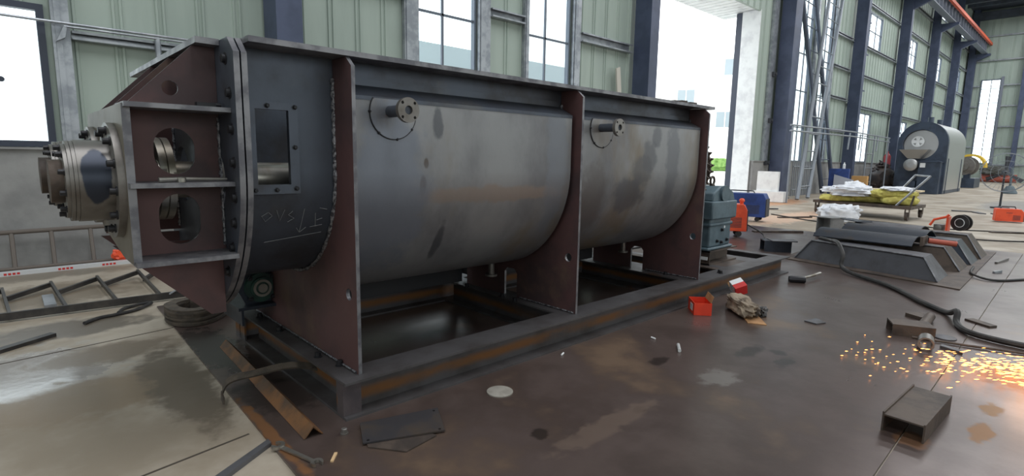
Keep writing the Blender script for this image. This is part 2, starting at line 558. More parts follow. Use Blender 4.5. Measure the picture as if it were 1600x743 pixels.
mb = MB()
xs = sorted(set([-14, 57.4, DOOR[0], DOOR[1]] + [w[0] for w in WINS] + [w[1] for w in WINS]))
for a, b in zip(xs, xs[1:]):
    holes = sorted([(w[2], w[3]) for w in WINS if w[0] <= a + 1e-6 and w[1] >= b - 1e-6])
    if DOOR[0] <= a + 1e-6 and DOOR[1] >= b - 1e-6:
        holes = [(-.1, DOOR[2])]
    z = 1.3
    for h0, h1 in holes:
        if h0 > z + .02:
            ribs(mb, a, b, z, h0, YW)
        z = h1
    ribs(mb, a, b, z, 13.6, YW)
struct(mb.build('wall_back', CLAD))
for i, (a, b, ya) in enumerate(((-14, 11.0, 5.88), (18.15, 57.4, 5.9))):
    mb = MB()
    mb.box((a, ya, -.012), (b, 6.14, 1.33))
    mb.box((a, ya - .04, 1.33), (b, 6.1, 1.355))
    struct(mb.build('wall_dado', CONCW))
for i, (x0, x1, z0, z1, mx, bz, fm, fw) in enumerate(WINS):
    mb = MB()
    mb.prism([[(x0, z0), (x1, z0), (x1, z1), (x0, z1)], [(x0 + fw, z0 + fw), (x0 + fw, z1 - fw), (x1 - fw, z1 - fw), (x1 - fw, z0 + fw)]], YW - .03, YW + .07, 'xz')
    for x in mx:
        mb.box((x - .022, YW - .0, z0 + fw), (x + .022, YW + .04, z1 - fw))
    for z in bz:
        mb.box((x0 + fw, YW - .0, z - .02), (x1 - fw, YW + .04, z + .02))
    w = struct(mb.build('window_%d' % (i + 1), fm))
    mb = MB()
    mb.box((x0 + fw * .5, YW + .045, z0 + fw * .5), (x1 - fw * .5, YW + .053, z1 - fw * .5))
    mb.build('pane', GLASS, w)

mb = MB()
mb.lathe((-1.08, YW + .04, 2.1), (0, -1, 0), [(0, .012), (.03, .012), (.03, .03), (.05, .03)], 14)
mb.build('latch', FRAMED, bpy.data.objects['window_1'])
mb = MB()
mb.hexa([(10.08, 5.55, 0), (10.26, 5.55, 0), (10.26, 5.59, 0), (10.08, 5.59, 0)], [(9.95, 5.83, 3.5), (10.1, 5.83, 3.55), (10.1, 5.865, 3.55), (9.95, 5.865, 3.5)])
tag(mb.build('plank', mat('pale_plank', lin(190, 186, 176), .7), origin=(10.1, 5.7, 0)), 'pale narrow board leaning on the wall beside the dark doorway column', 'board')
# galvanised studs beside the windows and girts between the columns
for a, b in ((-.605, -.44), (4.06, 4.34), (5.7, 5.98), (6.9, 7.03), (8.42, 8.66), (18.9, 19.3), (23.0, 23.25), (25.15, 25.35)):
    mb = MB()
    mb.sweep([(a, 1.3), (b, 1.3), (b, 9), (a, 9)], 'y', YW - .12, YW - .025) if False else mb.box((a, YW - .11, 1.355), (b, YW - .03, 9))
    mb.box((a + .03, YW - .13, 1.355), (a + (b - a) * .5, YW - .11, 9))
    struct(mb.build('wall_stud', GALV))
GIRTS = [(-.43, 1.72, 2.6, .1), (5.99, 6.88, 4.0, .16), (8.68, 10.6, 3.94, .2), (2.1, 4.05, 4.0, .16)]
for x0, x1 in ((27.95, 35.2), (35.55, 42.6), (42.95, 49.7), (50.05, 57)):
    for z in (3.95, 5.4, 6.75, 8.7, 10.2):
        GIRTS.append((x0, x1, z, .13))
for z in (2.7, 4.1, 5.4, 6.75, 8.7):
    GIRTS.append((25.4, 27.6, z, .13))
for a, b, z, h in GIRTS:
    mb = MB()
    mb.sweep([(YW - .16, z), (YW - .025, z), (YW - .025, z + h), (YW - .16, z + h), (YW - .16, z + h - .03), (YW - .14, z + h - .03), (YW - .14, z + h - .012), (YW - .045, z + h - .012), (YW - .045, z + .012), (YW - .14, z + .012), (YW - .14, z + .03), (YW - .16, z + .03)], 'x', a, b)
    struct(mb.build('wall_girt', GALV))


def column(x, w=.36, y0=5.4, top=13.4, corb=False):
    mb = MB()
    h = 10.0 if corb else top
    t = .02
    mb.box((x, y0, -.012), (x + w, y0 + t, h))
    mb.box((x, 5.87, -.012), (x + w, 5.87 - t, top))
    mb.box((x, y0 + t, -.012), (x + .014, 5.85, h))
    mb.box((x + w * .5, y0 + t, -.012), (x + w * .5 + .014, 5.85, h))
    mb.box((x - .08, y0 - .08, -.012), (x + w + .08, 5.87, .02))
    if corb:
        mb.box((x + .05, 5.5, h), (x + w - .05, 5.86, top))
        mb.prism([[(5.5, h - .55), (4.55, h - .12), (4.55, h), (5.5, h)]], x + .08, x + w - .08, 'yz')
        for z in (3.0, 4.6, 6.2, 7.6):
            mb.box((x + w, 5.45, z), (x + w + .5, 5.5, z + .05))
    return struct(mb.build('wall_column', COLM))


column(1.74, .36)
column(10.68, .36)
column(19.48, .6)
for x in (27.6, 35.2, 42.6, 49.7):
    column(x, .35, corb=True)
column(56.4, .5, corb=True)

# crane runway with its orange rail
mb = MB()
for z0, z1, y0, y1 in ((10.0, 10.04, 4.72, 5.08), (10.75, 10.79, 4.7, 5.1), (10.04, 10.75, 4.89, 4.91)):
    mb.box((20, y0, z0), (56.9, y1, z1))
x = 20.5
while x < 56.5:
    mb.box((x, 4.74, 10.04), (x + .05, 4.89, 10.75))
    x += .95
struct(mb.build('beam_crane', GREYBEAM))
mb = MB()
mb.box((20, 4.55, 10.66), (56.9, 4.69, 10.84))
struct(mb.build('trim_crane_rail', ORRAIL))

# far gable wall with its tall window
mb = MB()
for y0, y1, z0, z1 in ((-14, 3.7, -.012, 13.4), (4.95, 6.14, -.012, 13.4), (3.7, 4.95, -.012, 1.4), (3.7, 4.95, 8.05, 13.4)):
    ribs(mb, y0, y1, z0, z1, 57.0, axis='y')
struct(mb.build('wall_far', CLAD))
mb = MB()
mb.prism([[(3.7, 1.4), (4.95, 1.4), (4.95, 8.05), (3.7, 8.05)], [(3.78, 1.5), (3.78, 7.97), (4.87, 7.97), (4.87, 1.5)]], 56.93, 57.07, 'yz')
mb.box((56.99, 4.28, 1.5), (57.03, 4.33, 7.97))
for z in (2.6, 3.8, 5.0, 6.2, 7.3):
    mb.box((56.99, 3.78, z), (57.03, 4.87, z + .04))
w = struct(mb.build('window_%d' % (len(WINS) + 1), FRAMEG))
mb = MB()
mb.box((57.04, 3.75, 1.45), (57.05, 4.9, 8.0))
mb.build('pane', GLASS, w)
for z in (1.3, 2.7, 4.3, 5.9, 7.5, 9.45, 11.3):
    for ya, yb in (((-14, 3.66), (4.99, 5.5)) if z < 8 else ((-14, 5.5),)):
        mb = MB()
        mb.box((56.84, ya, z), (56.97, yb, z + .1))
        struct(mb.build('wall_girt', GALV))
mb = MB()
mb.box((56.4, 2.2, -.012), (56.86, 2.5, 13))
struct(mb.build('wall_column', COLM))
mb = MB()
mb.box((56.8, 3.55, 1.3), (56.95, 3.72, 8.2))
struct(mb.build('wall_stud', GREYBEAM))
# closed sides behind the camera, and the roof
mb = MB()
ribs(mb, -14, 57.4, -.012, 13.4, -14.08)
struct(mb.build('wall_front', CLAD))
mb = MB()
ribs(mb, -14, 6.14, -.012, 13.4, -14.08, axis='y')
struct(mb.build('wall_near', CLAD))
mb = MB()
mb.hexa([(-14.2, -14.2, 13.4), (57.5, -14.2, 13.4), (57.5, 6.2, 13.4), (-14.2, 6.2, 13.4)], [(-14.2, -14.2, 13.6), (57.5, -14.2, 13.6), (57.5, 6.2, 13.6), (-14.2, 6.2, 13.6)])
for x in range(-10, 57, 4):
    mb.box((x, -14, 13.15), (x + .18, 6, 13.4))
struct(mb.build('ceiling', ROOFM))
for x in (27.75, 35.35, 42.75, 49.85, 56.3):
    mb = MB()
    mb.box((x, -14, 12.55), (x + .25, 5.9, 13.15))
    struct(mb.build('beam_roof', ROOFM))

# the big doorway: white jamb, guide channel, canopy outside, guide rope
mb = MB()
mb.box((18.09, 6.16, -.012), (18.5, 6.62, 6.45))
mb.box((18.06, 5.99, -.012), (18.095, 6.62, 6.4))
struct(mb.build('trim_door_jamb', WHITE))
mb = MB()
mb.box((18.12, 6.64, -.012), (18.3, 6.86, 6.4))
struct(mb.build('trim_door_guide', FRAMED))
mb = MB()
x = 10.4
while x < 18.6:
    mb.box((x, 6.08, 6.42), (x + .28, 7.6, 6.5))
    mb.box((x + .28, 6.08, 6.44), (x + .32, 7.6, 6.5))
    x += .32
struct(mb.build('trim_canopy', WHITE))
mb = MB()
mb.tube([(11.75, 6.3, 6.4), (11.78, 6.3, 3), (11.75, 6.3, .1)], .02, 6)
struct(mb.build('trim_guide_rope', DGREY))
for z in (1.2, 2.7, 4.3):
    mb = MB()
    mb.box((19.05, 5.78, z), (19.25, 5.9, z + .16))
    mb.cyl((19.15, 5.78, z + .08), (19.15, 5.74, z + .08), .05, 10)
    tag(mb.build('door_roller', DGREY, origin=(19.15, 5.85, z)), {1.2: 'small dark door roller low on the stud beside the doorway', 2.7: 'small dark door roller at mid height on the doorway stud', 4.3: 'small dark door roller highest on the doorway stud'}[z], 'roller', 'door rollers')

# outside
OUTG = mat('bright_yard_concrete', lin(214, 214, 210), .8)
FACADE = mat('white_rendered_facade', lin(240, 240, 238), .8)
FGLASS = mat('pale_facade_glass', lin(142, 154, 160), .2)
FGREY = mat('pale_grey_cladding', lin(200, 206, 214), .7)
mb = MB()
mb.box((-60, 6.16, -.3), (260, 260, -.05))
struct(mb.build('ground_outside', OUTG))
HEDGE = mat('hedge_green', lin(122, 156, 84), .8, 0, lin(92, 128, 60), 2, (.4, .6), bump=.6, bsc=6)
fd = (FWD * 0 + Vector((.90, .436, 0))).normalized()
D2 = Vector((fd.x, fd.y, 0))
S2 = Vector((fd.y, -fd.x, 0))          # to the right as seen from the door


def outp(dist, side, z):
    p = Vector((CAMP.x, CAMP.y, 0)) + D2 * dist + S2 * side
    return Vector((p.x, p.y, z))


def outbox(mb, d0, d1, s0, s1, z0, z1, mi=0):
    mb.hexa([outp(d0, s0, z0), outp(d0, s1, z0), outp(d1, s1, z0), outp(d1, s0, z0)], [outp(d0, s0, z1), outp(d0, s1, z1), outp(d1, s1, z1), outp(d1, s0, z1)], mi)


bl = thing('factory_building', 'white flat-roofed building far outside the open doorway', 'building', outp(90, 0, -.05))
mb = MB()
outbox(mb, 88, 100, -11.5, 14, -.05, 16.2)
outbox(mb, 87.6, 100, -11.8, 14.3, 16.2, 16.5)
mb.build('wall', FACADE, bl)
for s, z in ((.2, 13.7), (-.5, 6.2), (-6.2, 9.5), (5.5, 13.7), (5.5, 6.2)):
    mb = MB()
    outbox(mb, 87.9, 88.05, s - 1.2, s + 1.2, z, z + 2.2)
    outbox(mb, 87.85, 88.05, s - .06, s + .06, z, z + 2.2, 1)
    mb.build('facade_window', [FGLASS, FACADE], bl)
mb = MB()
outbox(mb, 70, 80, -30, -11, -.05, 19)
tag(mb.build('side_building', FACADE, origin=outp(75, -20, -.05)), 'tall white building block at the left edge of the open doorway', 'building')
bs = blob((4.2, .9, .95), .25, 3, 3.5, .8, 4, .3)
mb = MB()
mb.M = Matrix.Translation(outp(76, -2.6, -.05)) @ Matrix.Rotation(math.atan2(S2.y, S2.x), 4, 'Z')
mb.add(*bs)
tag(mb.build('hedge', HEDGE, origin=outp(76, -2.6, -.05)), 'low clipped green hedge in front of the white building outside', 'hedge')
mb = MB()
mb.box((3.9, 12, -.05), (16, 20, 4.75))
tag(mb.build('outbuilding', FGREY, origin=(8, 16, -.05)), 'pale grey low outbuilding behind the back wall windows', 'building')

# ------------------------------------------------------------------ base frame of H beams
fr = thing('beam_skid', 'long rust-banded steel H beam base frame carrying the trough machine', 'steel frame', (2.9, .88, 0))
W, LF, HB = 1.77, 5.77, .2


def hbeam(mb, axis, t0, t1, c, half=.1, z0=0., h=HB):
    prof = [(c - half, z0), (c + half, z0), (c + half, z0 + .013), (c + .005, z0 + .013), (c + .005, z0 + h - .013), (c + half, z0 + h - .013), (c + half, z0 + h), (c - half, z0 + h), (c - half, z0 + h - .013), (c - .005, z0 + h - .013), (c - .005, z0 + .013), (c - half, z0 + .013)]
    mb.sweep(prof, axis, t0, t1)


for y in (.1, W - .1):
    mb = MB()
    hbeam(mb, 'x', 0, LF, y)
    mb.box((.0, y - .1, .013), (.012, y + .1, HB - .013)) if y > 1 else None
    mb.build('long_beam', FRAMEM, fr)
mb = MB()
mb.box((.0, .04, .0135), (.012, .094, HB - .0135))
mb.box((.0, .028, .0135), (.1, .04, HB - .0135))
mb.build('end_plate', mat('end_plate_steel', lin(92, 84, 86), .5, .35, lin(72, 66, 70), 5, (.4, .7), rvar=.3), fr)
for x, hf in ((.1, .1), (1.86, .1), (3.74, .2), (4.45, .06), (5.15, .13), (5.7, .07)):
    mb = MB()
    for yy0, yy1 in ((.2, W - .2),):
        hbeam(mb, 'y', yy0, yy1, x, hf)
    mb.build('cross_beam', FRAMEM, fr)
for x, y in ((.055, .45), (.06, 1.05), (.07, 1.45), (1.75, .62), (1.76, .78), (1.76, 1.25), (1.98, .35), (.09, .25), (3.62, .4), (4.16, .1), (4.13, .07)):
    mb = MB()
    mb.bolt((x, y, HB), (0, 0, 1), .017, .022)
    mb.build('bolt', BLACK, fr)
# pedestal of the gear box
mb = MB()
hbeam(mb, 'x', 4.42, 5.08, .47, .12, HB, .155)
mb.box((4.42, .35, HB), (4.43, .59, HB + .155))
hbeam(mb, 'x', 4.42, 5.08, .80, .12, HB, .155)
pd = mb.build('pedestal', SCRAP, fr)
mb = MB()
mb.box((4.412, .37, .255), (4.419, .47, .29))
mb.build('tag_label', WHITEP, pd)
# deck plate between the cross beams (dark sheet below the gear box)
mb = MB()
mb.box((4.3, .2, .186), (5.02, 1.5, .199))
mb.build('deck_plate', SCRAP, fr)

# ------------------------------------------------------------------ the trough machine
mc = thing('trough_mixer', 'huge bare steel twin-shaft trough mixer standing on the H beam frame', 'industrial mixer', (1.3, .86, .2))
YC, ZC = .87, 1.25


def U(r, ztop, n=28, yc=YC):
    """open U outline from near top, round the bottom, to far top"""
    return [(yc - r, ztop)] + [(yc - r * math.cos(t), ZC - r * math.sin(t)) for t in [PI * i / n for i in range(n + 1)]] + [(yc + r, ztop)]


def strip(mb, prof, x0, x1, th=.01, mi=0, skip=None):
    inn = [(YC + (y - YC) * (1 - th / .6), z + (th if z < ZC - .3 else 0)) for y, z in prof]
    mb.sweep(prof + inn[::-1], 'x', x0, x1, mi)


mb = MB()
# shell wall with the inspection opening left free on the near side
OX0, OX1, OZ0, OZ1 = -.285, -.13, 1.19, 1.545
full = U(.6, 1.815)
strip(mb, full, OX1, 3.68)
strip(mb, full, -.35, OX0)
yz = .27
strip(mb, [(YC - .6, 1.815), (YC - .6, OZ1)], OX0, OX1)
low = [(YC - .6, OZ0)]
for t in [PI * i / 28 for i in range(29)]:
    y, z = YC - .6 * math.cos(t), ZC - .6 * math.sin(t)
    if z < OZ0 - .01 or y > 1:
        low.append((y, z))
low.append((YC + .6, 1.815))
strip(mb, low, OX0, OX1)
mb.build('trough_shell', STEEL, mc)
mb = MB()
mb.prism([U(.6, 1.815)], 3.655, 3.675, 'yz')
mb.build('end_wall', STEEL, mc)
# inspection frame on the shell
mb = MB()
mb.prism([[(OX0 - .045, OZ0 - .045), (OX1 + .045, OZ0 - .045), (OX1 + .045, OZ1 + .035), (OX0 - .045, OZ1 + .035)], [(OX0, OZ0), (OX0, OZ1), (OX1, OZ1), (OX1, OZ0)]], .252, .272, 'xz')
ifr = mb.build('inspection_frame', STEEL, mc)
for x, z in ((-.23, 1.562), (-.10, 1.562), (-.105, 1.37), (-.105, 1.17), (-.2, 1.165), (-.30, 1.165)):
    mb = MB()
    mb.bolt((x, .252, z), (0, -1, 0), .009, .012)
    mb.build('bolt', BLACK, ifr)

# heating jackets with their sloped top closures
JR = .755
for x0, x1 in ((.126, 1.795), (1.864, 3.60)):
    mb = MB()
    out = U(JR, 1.63, 40)
    inn = U(JR - .012, 1.63, 40)
    mb.sweep(out + inn[::-1], 'x', x0, x1)
    for x in (x0, x1):
        rim = U(JR - .006, 1.63, 30)
        core = U(.6, 1.63, 30)
        mb.sweep(rim + core[::-1], 'x', x - .004, x + .004)
    mb.build('jacket', SHELLM, mc)
    for s in (-1, 1):
        mb = MB()
        y0, y1, y2 = YC + s * (JR + .003), YC + s * .63, YC + s * .6
        mb.sweep([(y0, 1.615), (y0, 1.635), (y1, 1.70), (y1, 1.735), (y2, 1.735), (y2, 1.62)], 'x', x0, x1)
        mb.build('jacket_closure', STEEL, mc)
# narrow recess strip beside the second plate
for x0, x1 in ((1.795, 1.845), (3.60, 3.655)):
    mb = MB()
    strip(mb, U(.70, 1.63), x0, x1)
    mb.build('expansion_strip', STEEL, mc)


def support(x, t=.02, notch=True):
    mb = MB()
    yn, yf, zt, z0 = .063, 1.677, 1.812, .2006
    o = [(yn, z0), (yn, 1.765), (yn + .055, zt), (.265, zt)]
    o += [(YC - .605 * math.cos(a), ZC - .605 * math.sin(a)) for a in [PI * i / 30 for i in range(31)]]
    o += [(1.475, zt), (yf - .055, zt), (yf, 1.765), (yf, z0)]
    if notch:
        for a, b in ((1.35, 1.5), (.695, .845)):
            o += [(b, z0), (b, .40), (b - .03, .435), (a + .03, .435), (a, .40), (a, z0)]
    h = circ(.15, .615, .032, 20)
    h2 = circ(1.59, .615, .032, 20)
    mb.prism([o, h, h2], x - t, x, 'yz', 0, 1)
    sp = mb.build('support_plate', [PRIMER, EDGE], mc)
    # weld beads along shell and foot
    w = MB()
    pts = [(x - t - .002, YC - .61, 1.72 - .02 * i) for i in range(24)] + [(x - t - .002, YC - .612 * math.cos(a), ZC - .612 * math.sin(a)) for a in [PI * .55 * i / 30 for i in range(31)]]
    w.tube(pts, [.011 + .004 * math.sin(i * 2.1) for i in range(len(pts))], 8)
    w.build('weld_bead', WELD, sp)
    for xx in (x - t - .003, x + .003):
        w = MB()
        pts = [(xx, yn + .02 + i * .03, z0 + .0085) for i in range(20 if notch else 52)]
        w.tube(pts, [.006 + .002 * math.sin(i * 2.7) for i in range(len(pts))], 6)
        w.build('weld_bead', WELD, sp)


support(.126, notch=False)
support(1.862)
support(3.675)

# top rim
mb = MB()
for y0, y1 in ((.102, .27), (1.47, 1.638)):
    mb.box((-.345, y0, 1.815), (3.83, y1, 1.84))
mb.box((3.66, .27, 1.815), (3.83, 1.47, 1.84))
mb.box((-.345, .27, 1.815), (-.2, 1.47, 1.84))
mb.build('top_rim', EDGE, mc)
for x, dx, h in ((3.15, .12, .012), (3.27, .08, .02), (3.42, .1, .016)):
    mb = MB()
    mb.hexa([(x, .13, 1.841), (x + dx, .12, 1.841), (x + dx, .2, 1.841), (x, .2, 1.841)], [(x, .13, 1.841 + h), (x + dx, .12, 1.841 + h), (x + dx, .2, 1.841 + h), (x, .2, 1.841 + h)])
    o = mb.build('steel_shim', SCRAP, None, origin=(x, .15, 1.841))
    tag(o, {3.15: 'small flat steel shim on the machine rim, nearest the camera of three', 3.27: 'small thick steel shim on the machine rim, middle one of three', 3.42: 'small steel shim on the machine rim closest to the doorway corner'}[x], 'shim', 'shims on the rim')

# drive-side end: two bolted end flanges
FL_ = [(YC - .60, 1.838), (YC - .67, 1.838), (YC - .745, 1.77)] + [(YC - .745 * math.cos(a), ZC - .745 * math.sin(a)) for a in [PI * i / 40 for i in range(41)]] + [(YC + .745, 1.77), (YC + .67, 1.838), (YC + .60, 1.838)]
inner = [(YC - .60 + .03, 1.7)] + [(YC - .57 * math.cos(a), ZC - .57 * math.sin(a)) for a in [PI * i / 30 for i in range(31)]] + [(YC + .57, 1.7)]
mb = MB()
mb.prism([FL_, circ(.5, 1.21, .16, 24), circ(1.16, 1.21, .16, 24)], -.403, -.378, 'yz', 0, 1)
fa = mb.build('head_flange', [STEEL, EDGE], mc)
mb = MB()
mb.prism([FL_, inner], -.371, -.347, 'yz', 0, 1)
mb.build('trough_flange', [STEEL, EDGE], mc)
for y, z in ((.235, 1.75), (.2, 1.6), (.195, 1.443), (.195, 1.295), (.2, 1.138), (.225, 1.02), (.275, .9), (.37, .77)):
    mb = MB()
    mb.bolt((-.403, y, z), (-1, 0, 0), .019, .013)
    mb.build('bolt', BLACK, fa)
# head box
BX0, BX1 = -.8, -.404
mb = MB()
ep = [(.235, .87), (.235, 1.53), (1.33, 1.53), (1.36, 1.50), (1.36, 1.05), (1.1, .95), (.5, .87)]
mb.prism([ep, circ(.5, 1.21, .13, 24), circ(1.16, 1.21, .13, 24)], BX0, BX0 + .03, 'yz', 0, 1)
hb = mb.build('head_plate', [HEADM, EDGE], mc)


def stad(cx, cz, w, h, n=12):
    r = w / 2
    return arc(cx, cz + h / 2 - r, r, 0, PI, n) + arc(cx, cz - h / 2 + r, r, PI, 2 * PI, n)


for y in (.39, 1.30):
    mb = MB()
    mb.prism([[(BX0 + .03, .88), (BX1, .88), (BX1, 1.52), (BX0 + .03, 1.52)], stad(-.592, 1.342, .16, .205), stad(-.588, 1.036, .165, .23)], y, y + .015, 'xz', 0, 1)
    mb.build('side_plate', [PRIMER, EDGE], mc)
    for xx in (BX0 + .034, BX1 - .004):
        w = MB()
        pts = [(xx, y - .004, .9 + i * .02) for i in range(31)]
        w.tube(pts, [.007 + .003 * math.sin(i * 2.3) for i in range(31)], 6)
        w.build('weld_bead', WELD, mc)
for z, yy in ((1.515, 1.33), (1.19, .29), (.862, .4)):
    mb = MB()
    mb.box((BX0 + .004, .19, z), (BX1, .405 if z > .9 else .5, z + .02))
    mb.build('rib', EDGE, mc)
for y in (.39, .85, 1.29):
    mb = MB()
    up = [(-.765, 1.536), (BX1, 1.536), (BX1, 1.814), (-.495, 1.814)]
    mb.prism([up, circ(-.593, 1.618, .032, 20)] if y < .5 else [up], y, y + .014, 'xz', 0, 1)
    mb.build('gusset', [PRIMER, EDGE], mc)
    mb = MB()
    mb.prism([[(-.79, .861), (BX1, .861), (BX1, .55), (-.47, .55)]], y + .06, y + .075, 'xz', 0, 1)
    mb.build('gusset', [PRIMER, EDGE], mc)
mb = MB()
mb.box((-.50, .31, 1.815), (-.404, 1.95, 1.842))
mb.build('top_cover', EDGE, mc)
# shafts and couplings seen through the slots
for y in (.5, 1.16):
    mb = MB()
    R0 = .07
    pr = [(-1.0, R0)]
    for x0, x1, r in ((-.65, -.62, .09), (-.595, -.5, .085), (-.345, -.25, .09)):
        pr += [(x0, R0), (x0, r), (x1, r), (x1, R0)]
    pr.append((3.95, R0))
    mb.lathe((0, y, 1.21), (1, 0, 0), pr, 32)
    sh = mb.build('shaft', BRIGHT, mc)
    mb = MB()
    yc2 = y + (.115 if y < 1 else -.115)
    mb.lathe((-.645, yc2, 1.21), (1, 0, 0), [(0, .195), (.028, .195), (.028, .18), (.034, .18), (.034, .195), (.062, .195)], 40)
    mb.build('coupling', BRIGHT, mc)
    for k in range(8):
        x = .02 + k * .44
        mb = MB()
        a = k * .9
        d = Vector((0, math.cos(a), math.sin(a)))
        for s in (1, -1):
            mb.M = Matrix.Translation((x, y, 1.21)) @ Matrix.Rotation(a + (0 if s > 0 else PI), 4, 'X')
            mb.hexa([(-.02, .05, -.02), (.02, .05, -.02), (.02, .05, .02), (-.02, .05, .02)], [(-.07, .2, -.012), (.07, .2, -.012), (.07, .2, .012), (-.07, .2, .012)])
            mb.build('paddle', STEEL, sh)
            mb = MB()


def bearing(y):
    mb = MB()
    mb.cyl((BX0 - .028, y, 1.21), (BX0, y, 1.21), .25, 48)
    bh = mb.build('bearing_flange', BEARM, mc)
    mb = MB()
    mb.cone((-.945, y, 1.21), (BX0 - .028, y, 1.21), .172, .172, 48)
    bd = mb.build('bearing_housing', HOUSM, bh)
    mb = MB()
    mb.lathe((-.946, y, 1.21), (-1, 0, 0), [(0, .168), (.012, .168), (.013, .164), (.014, .168), (.026, .168), (.026, .155), (.039, .155)], 48)
    mb.build('end_cover', BEARM, bh)
    mb = MB()
    mb.cyl((-1.03, y, 1.21), (-.985, y, 1.21), .09, 36)
    mb.build('seal_hub', SCRAP, bh)
    for k in range(12):
        a = 2 * PI * (k + .3) / 12
        mb = MB()
        mb.bolt((BX0 - .028, y + .217 * math.cos(a), 1.21 + .217 * math.sin(a)), (-1, 0, 0), .014, .02)
        mb.build('bolt', BLACK, bh)
    for k in range(10):
        a = 2 * PI * (k + .5) / 10
        mb = MB()
        mb.bolt((-.985, y + .138 * math.cos(a), 1.21 + .138 * math.sin(a)), (-1, 0, 0), .011, .016)
        mb.build('bolt', BLACK, bh)


bearing(.5)
bearing(1.16)

t = thing('lever_bar', 'bright steel lever with pivot lying on the middle rib of the head box', 'lever', (-.55, .25, 1.2105))
mb = MB()
mb.tube([(-.69, .235, 1.221), (-.60, .245, 1.224), (-.42, .255, 1.220)], [.011, .009, .006], 8)
mb.build('bar', BRIGHT, t)
mb = MB()
mb.lathe((-.605, .232, 1.211), (0, 0, 1), [(0, .017), (.018, .017), (.022, .009)], 14)
mb.build('pivot', BRIGHT, t)
mb = MB()
mb.M = TR((-.47, .30, 1.536), 0)
mb.box((-.045, -.02, 0), (.03, .02, .022))
mb.cyl((.03, 0, .014), (.055, 0, .014), .012, 8)
tag(mb.build('black_clamp', BLACK, origin=(-.46, .3, 1.5355)), 'small black clamp lying on the top rib of the head box beside the flange', 'clamp')

# inlet nozzles on pads
for x, yf in ((.345, -.055), (2.115, -.05)):
    mb = MB()
    mb.cyl((x, yf, 1.565), (x, .118, 1.565), .03, 20)
    nz = mb.build('inlet_nozzle', STEEL, mc)
    mb = MB()
    holes = [circ(x, 1.565, .022, 20)] + [circ(x + .05 * math.cos(PI / 4 + k * PI / 2), 1.565 + .05 * math.sin(PI / 4 + k * PI / 2), .008, 10) for k in range(4)]
    mb.prism([circ(x, 1.565, .062, 36)] + holes, yf - .014, yf + .01, 'xz', 0, 0)
    mb.build('flange', BEARM, nz)
    mb = MB()
    pad = [(x + .02 + .135 * math.cos(a), 1.56 + .135 * math.sin(a)) for a in [2 * PI * i / 40 for i in range(40)]]
    pad = [(a, min(b, 1.628)) for a, b in pad]
    mb.prism([pad], .109, .1135, 'xz')
    mb.build('pad', SHELLM, nz)
    mb = MB()
    pts = [(x + .02 + .137 * math.cos(a), .112, 1.56 + .137 * math.sin(a)) for a in [PI * .83 + i * PI * 1.15 / 24 for i in range(25)]]
    mb.tube([p for p in pts if p[2] < 1.63], .004, 6)
    for a in (PI, PI * 1.28, PI * 1.55, PI * 1.8):
        mb.cone((x + .02 + .137 * math.cos(a), .112, 1.56 + .137 * math.sin(a)), (x + .02 + .137 * math.cos(a), .104, 1.56 + .137 * math.sin(a)), .009, .005, 8)
    mb.build('tack_weld', BLACK, nz)
# drains below the jackets
for x in (1.715, 3.545):
    mb = MB()
    mb.lathe((x, .87, .37), (0, 0, 1), [(0, .05), (.016, .05), (.016, .025), (.15, .025)], 24)
    mb.build('drain_pipe', BEARM, mc)
for x0, x1 in ((.14, 1.70), (1.90, 3.50)):
    mb = MB()
    mb.box((x0, 1.24, .26), (x1, 1.50, .62))
    mb.build('discharge_housing', DARKD, mc)
# bracket with the green flange bearing
mb = MB()
mb.prism([[(-.06, .345), (.105, .345), (.105, .60), (-.12, .60), (-.12, .47)]], 1.3, 1.315, 'xz', 0, 1)
mb.box((-.13, 1.22, .325), (.106, 1.7, .345))
mb.box((-.09, 1.3, .2006), (-.075, 1.7, .325))
bk = mb.build('bearing_bracket', [DARKST, EDGE], mc)
mb = MB()
mb.cyl((.03, 1.262, .455), (.03, 1.3, .455), .098, 32)
mb.cyl((.03, 1.24, .455), (.03, 1.262, .455), .07, 32)
gb = mb.build('flange_bearing', GREEN, bk)
mb = MB()
mb.ring((.03, 1.232, .455), (.03, 1.24, .455), .058, .042, 32)
mb.cyl((.03, 1.225, .455), (.03, 1.24, .455), .03, 20)
mb.build('shaft_end', BRIGHT, gb)
for sx, sz in ((1, 1), (1, -1), (-1, 1), (-1, -1)):
    mb = MB()
    mb.bolt((.03 + sx * .068, 1.262, .455 + sz * .068), (0, -1, 0), .012, .016)
    mb.build('bolt', BLACK, gb)
# chalk scrawl on the shell
CH = mat('chalk', lin(112, 114, 118), .9)
mb = MB()


def onshell(x, s):
    """x along the machine, s = drop below the spring line measured round the shell"""
    a = s / .6
    return (x, YC - .6025 * math.cos(a), ZC - .6025 * math.sin(a)) if s > 0 else (x, YC - .6025, ZC - s)


for st in ([(-.2, .2), (-.23, .22), (-.21, .25), (-.18, .22), (-.2, .2)], [(-.16, .19), (-.14, .25), (-.12, .19)], [(-.08, .2), (-.1, .22), (-.07, .24), (-.1, .26)],
           [(-.02, .19), (-.03, .33)], [(-.05, .3), (-.03, .33), (0, .3)], [(.04, .22), (.05, .3)], [(.02, .3), (.085, .29)], [(.05, .26), (.08, .25)], [(-.2, .38), (.09, .34)], [(.06, .19), (.1, .2)]):
    mb.tube([onshell(x - .03, s) for x, s in st], .0022, 5)
mb.build('chalk_mark', CH, mc)
